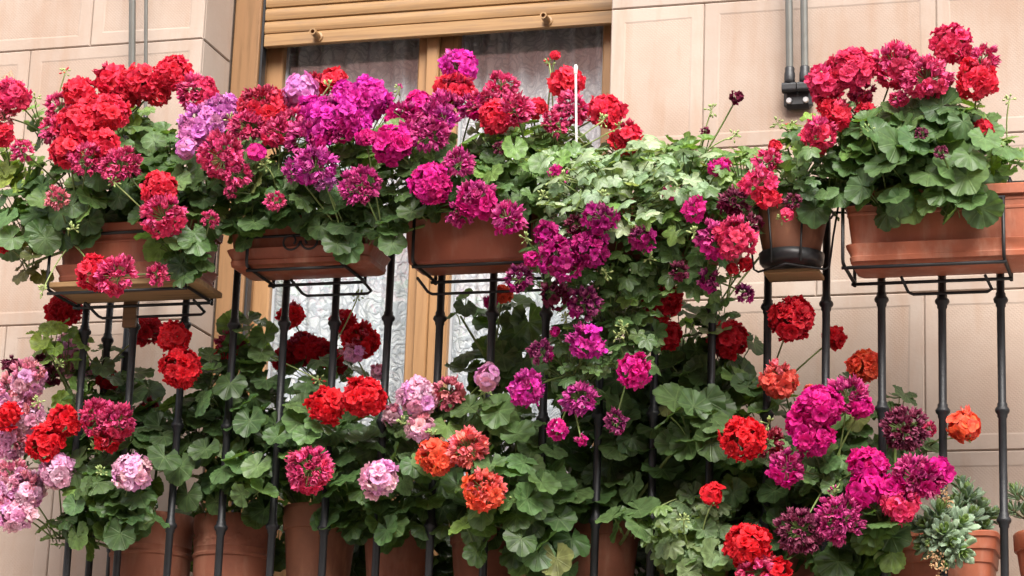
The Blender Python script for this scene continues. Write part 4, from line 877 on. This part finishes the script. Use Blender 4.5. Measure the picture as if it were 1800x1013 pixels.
plant('geranium', 'tall dark leaved geranium with shade toned red heads behind the ivy trails', 'geranium', pb('F'), [
    (1230, 690, 86, 72, -.06, .22, 42, 30, 43, 'd'), (1100, 785, 95, 84, -.02, .24, 58, 30, 40, 'd'), (1180, 850, 90, 56, -.02, .24, 38, 30, 40, 'd'), (1275, 625, 55, 65, -.02, .2, 12, 28, 40, 'd'), (1195, 590, 60, 60, 0, .2, 18, 26, 36, 'd'), (1330, 700, 36, 26, -.05, .1, 4, 26, 34, 'd'), (1055, 690, 70, 56, 0, .2, 24, 26, 36, 'd'), (1035, 870, 50, 50, -.05, .2, 16, 30, 38, 'd'), (960, 970, 60, 60, .26, .34, 16, 28, 36, 'd'), (1130, 980, 60, 60, .26, .34, 16, 28, 36, 'd'),  # hindmost clumps added behind the pots to keep the gaps dark
     (1105, 915, 36, 28, -.12, -.04, 5, 30, 38, 'm'), (1240, 770, 70, 60, -.08, .2, 26, 30, 40, 'd'), (900, 585, 70, 56, .06, .22, 12, 26, 40, 'd'), (850, 650, 46, 40, .06, .2, 8, 26, 36, 'd'), (1215, 740, 50, 50, -.13, -.06, 8, 32, 42, 'd'), (1110, 530, 60, 60, 0, .15, 16, 26, 34, 'd'), (960, 640, 50, 40, .04, .2, 12, 26, 36, 'd'), (810, 540, 14, 22, .04, .1, 3, 18, 24, 'd')],
    [(1165, 528, 34, 'B', 0, -.02), (1172, 590, 23, 'B', 0, .02), (1280, 598, 32, 'B', 0, .04), (1391, 562, 40, 'B', 0, -.06), (1465, 594, 19, 'R', 0, .05)], [(1210, 870, 0)], seed=27)
plant('geranium', 'red geranium with round scarlet heads at lower right of centre', 'geranium', pb('H'), [
    (1290, 845, 70, 56, -.04, .2, 30, 26, 36, 'd'), (1345, 905, 70, 56, -.04, .2, 28, 26, 38, 'd'), (1390, 855, 60, 48, -.04, .2, 22, 26, 36, 'd'), (1330, 800, 50, 40, -.06, .15, 12, 24, 34, 'm'), (1300, 950, 60, 50, -.02, .15, 14, 26, 36, 'd'), (1400, 950, 60, 50, -.02, .15, 16, 26, 36, 'd'), (1290, 985, 60, 50, .2, .32, 14, 28, 36, 'd'), (1430, 985, 60, 50, .2, .32, 14, 28, 36, 'd')],  # last two clumps added at the back to darken the gaps
    [(1304, 771, 38, 'R', 0, -.14), (1349, 776, 23, 'B', .9, -.09), (1314, 960, 39, 'R', 0, -.14), (1328, 1003, 28, 'C', .6, -.14), (1366, 1005, 22, 'R', .3, -.13)], [(1352, 745, -.1)], seed=28)
plant('scented_geranium', 'small pale leaved geranium with one tiny red flower at the bottom', 'geranium', pb('G'), [
    (1200, 940, 56, 54, -.16, .05, 36, 20, 29, 'k', SL), (1240, 900, 44, 36, -.14, .05, 16, 20, 27, 'k', SL), (1228, 985, 46, 28, -.16, -.02, 12, 24, 32, 'k', ZL), (1165, 920, 30, 30, -.14, 0, 8, 18, 24, 'l', SL), (1215, 955, 60, 50, -.02, .1, 14, 26, 34, 'd', ZL)],
    [(1250, 868, 19, 'R', 0, -.13, 'open')], [(1252, 885, -.13, 'R'), (1202, 915, -.16)], seed=29)
plant('geranium', 'hot pink geranium on the lower right with purple fading heads', 'geranium', Vector(rt_.location)+Vector((-.10, -.02, .13)), [
    (1440, 835, 80, 60, -.06, .2, 32, 26, 36, 'd'), (1480, 780, 60, 48, -.04, .15, 16, 24, 32, 'm'), (1540, 930, 56, 56, -.12, .1, 24, 28, 40, 'd'), (1500, 970, 60, 40, -.08, .1, 16, 30, 40, 'd'), (1502, 735, 36, 36, -.03, .1, 7, 22, 28, 'd'), (1572, 725, 26, 40, 0, .1, 5, 22, 30, 'd'), (1455, 830, 60, 36, -.11, -.05, 8, 18, 26, 'm'), (1550, 800, 30, 40, 0, .15, 6, 22, 30, 'd'), (1555, 920, 30, 34, -.15, -.1, 3, 34, 42, 'm')],
    [(1440, 715, 43, 'H', 0, -.13), (1408, 745, 24, 'H', 0, -.12), (1430, 768, 33, 'H', .05, -.13), (1490, 700, 36, 'H', .85, -.09), (1515, 718, 18, 'H', 0, -.1), (1381, 822, 29, 'H', .5, -.13), (1589, 753, 36, 'D', 1, -.06), (1633, 755, 11, 'C', .5, .02), (1527, 820, 33, 'H', 0, -.13), (1524, 862, 32, 'H', 0, -.14, 'open'), (1566, 865, 26, 'H', 0, -.13), (1612, 838, 43, 'H', .65, -.12), (1645, 830, 26, 'H', 0, -.11), (1583, 888, 30, 'C', .2, -.14), (1405, 933, 37, 'D', 1, -.14), (1475, 912, 40, 'H', .95, -.15), (1462, 918, 24, 'H', 1, -.14)],
    [(1525, 885, -.12, 'R'), (1466, 866, -.12, 'M')], seed=30)
plant('geranium', 'sparse salmon and orange geranium reaching right between the bars', 'geranium', Vector(rt_.location)+Vector((-.12, .03, .13)), [
    (1480, 690, 24, 30, .04, .15, 3, 18, 24, 'd'), (1620, 780, 20, 20, 0, .1, 2, 22, 28, 'd'), (1400, 720, 40, 30, .0, .15, 5, 22, 30, 'd'), (1460, 760, 40, 50, .05, .18, 8, 24, 32, 'd')],
    [(1370, 670, 31, 'S', .2, -.04), (1520, 645, 28, 'O', 0, .04), (1695, 750, 27, 'O', .05, -.03, 'open'), (1425, 690, 12, 'S', 0, .0)], [(1700, 768, -.03, 'R')], seed=31)

# ---- succulents
def succ_leaf(w, th):
    """fat spatulate leaf, tip +Y"""
    vs = []; uvs = []; fs = []; nv, nu = 7, 6
    for j in range(nv+1):
        v = j/nv; wd = w*(.35+.65*math.sin(min(1, v*1.15)*math.pi*.62))*(1 if v < .75 else math.sqrt(max(0, 1-((v-.75)/.25)**2))+.02)
        for i in range(nu):
            a = 2*math.pi*i/nu; vs.append((wd*math.cos(a), v, th*(1-.5*v)*math.sin(a)*(1 if v < .95 else .3)+.18*v*v)); uvs.append((.5, .3+.5*v))
    for j in range(nv):
        for i in range(nu): i2 = (i+1) % nu; fs.append((j*nu+i, j*nu+i2, (j+1)*nu+i2, (j+1)*nu+i))
    fs.append(tuple(nv*nu+i for i in range(nu)))
    return uv_mesh('leaf', vs, fs, uvs, M_succ)
SU = succ_leaf(.19, .055); SN = succ_leaf(.10, .05)
def succulent(label, base, rosettes, mesh, seed, dry=()):
    rn = random.Random(seed); base = Vector(base); root = empty('succulent', base); tag(root, label, 'succulent', 'succulents')
    for px, py, rp, y, ax_ in rosettes:
        c = P(px, py, y); r = rp/pxm(y); axis = Vector(ax_).normalized()
        st = MB(); st.tube([q-c for q in bez(base+Vector((rn.uniform(-.02, .02), 0, 0)), c, (0, -.02, .015))], .0032, 6); h = st.build('rosette', M_bark, root, c-base, True)
        n = 22
        for i in range(n):
            u = i/n; a = i*2.39996; el = R(70-66*u+rn.uniform(-8, 8)); side = axis.orthogonal().normalized(); s2 = axis.cross(side)
            d = (side*math.cos(a)+s2*math.sin(a))*math.cos(el)+axis*math.sin(el)
            L = r*(.60+.65*u)*rn.uniform(.9, 1.1)
            o = put('leaf', mesh, h, -axis*(r*.5*u)); o.rotation_euler = quat_to(axis*1.0-d*d.dot(axis)+Vector((1e-4,0,0)), d).to_euler(); o.scale = (L,)*3
            cc = rn.choice(GREENS['s'] if u > .25 else [(.22, .32, .10), (.25, .36, .12)]); k = rn.uniform(.85, 1.12); o.color = (cc[0]*k, cc[1]*k, cc[2]*k, 1)
    for px, py, y in dry:
        c = P(px, py, y); mb = MB()
        for k in range(70):
            u = rn.random(); q = Vector((rn.gauss(0, .008)+u*.02, rn.gauss(0, .006), .02-u*.05+rn.gauss(0, .006))); d = Vector((rn.gauss(0, 1), rn.gauss(0, 1), rn.gauss(0, 1))).normalized()*.006
            mb.tube([q, q+d*.5, q+d], [.0016, .0019, .0005], 4)
        mb.build('dry_flower', M_dry, root, c-base)
sb = Vector(rt_.location)+Vector((.03, -.02, H*.87))
succulent('grey green rosette succulent spilling over the front of the floor trough', sb, [(1652, 900, 34, -.02, (.1, -.7, .7)), (1688, 920, 34, -.03, (.5, -.7, .4)), (1628, 925, 30, -.04, (-.4, -.7, .4)), (1660, 935, 32, -.06, (0, -1, .3)), (1672, 955, 32, -.05, (.3, -.9, -.1)), (1640, 955, 26, -.05, (-.5, -.8, -.1)), (1690, 970, 28, -.05, (.5, -.7, -.5)), (1622, 960, 24, -.03, (-.8, -.5, .1)), (1660, 985, 22, -.04, (.2, -.6, -.8))], SU, 40, [(1640, 985, -.06), (1648, 865, -.02)])
succulent('looser grey green succulent standing behind the rosette one', sb+Vector((.04, .06, 0)), [(1700, 868, 32, .14, (.1, -.4, .9)), (1680, 885, 28, .12, (-.2, -.5, .8)), (1725, 890, 26, .15, (.5, -.3, .8)), (1745, 905, 24, .16, (.6, -.3, .6)), (1708, 905, 26, .10, (.2, -.6, .6)), (1730, 925, 22, .12, (.4, -.5, .4)), (1690, 850, 22, .18, (0, -.2, 1))], SU, 41)
succulent('thin leaved grey succulent in the orange pot at the right edge', Vector(FP['J'].location)+Vector((0, 0, .15)), [(1785, 865, 28, .12, (-.2, -.3, .9)), (1778, 895, 24, .12, (-.4, -.4, .6)), (1800, 900, 26, .14, (0, -.4, .8)), (1815, 870, 28, .14, (.1, -.3, .9))], SN, 42)

print('objects', len(bpy.data.objects))
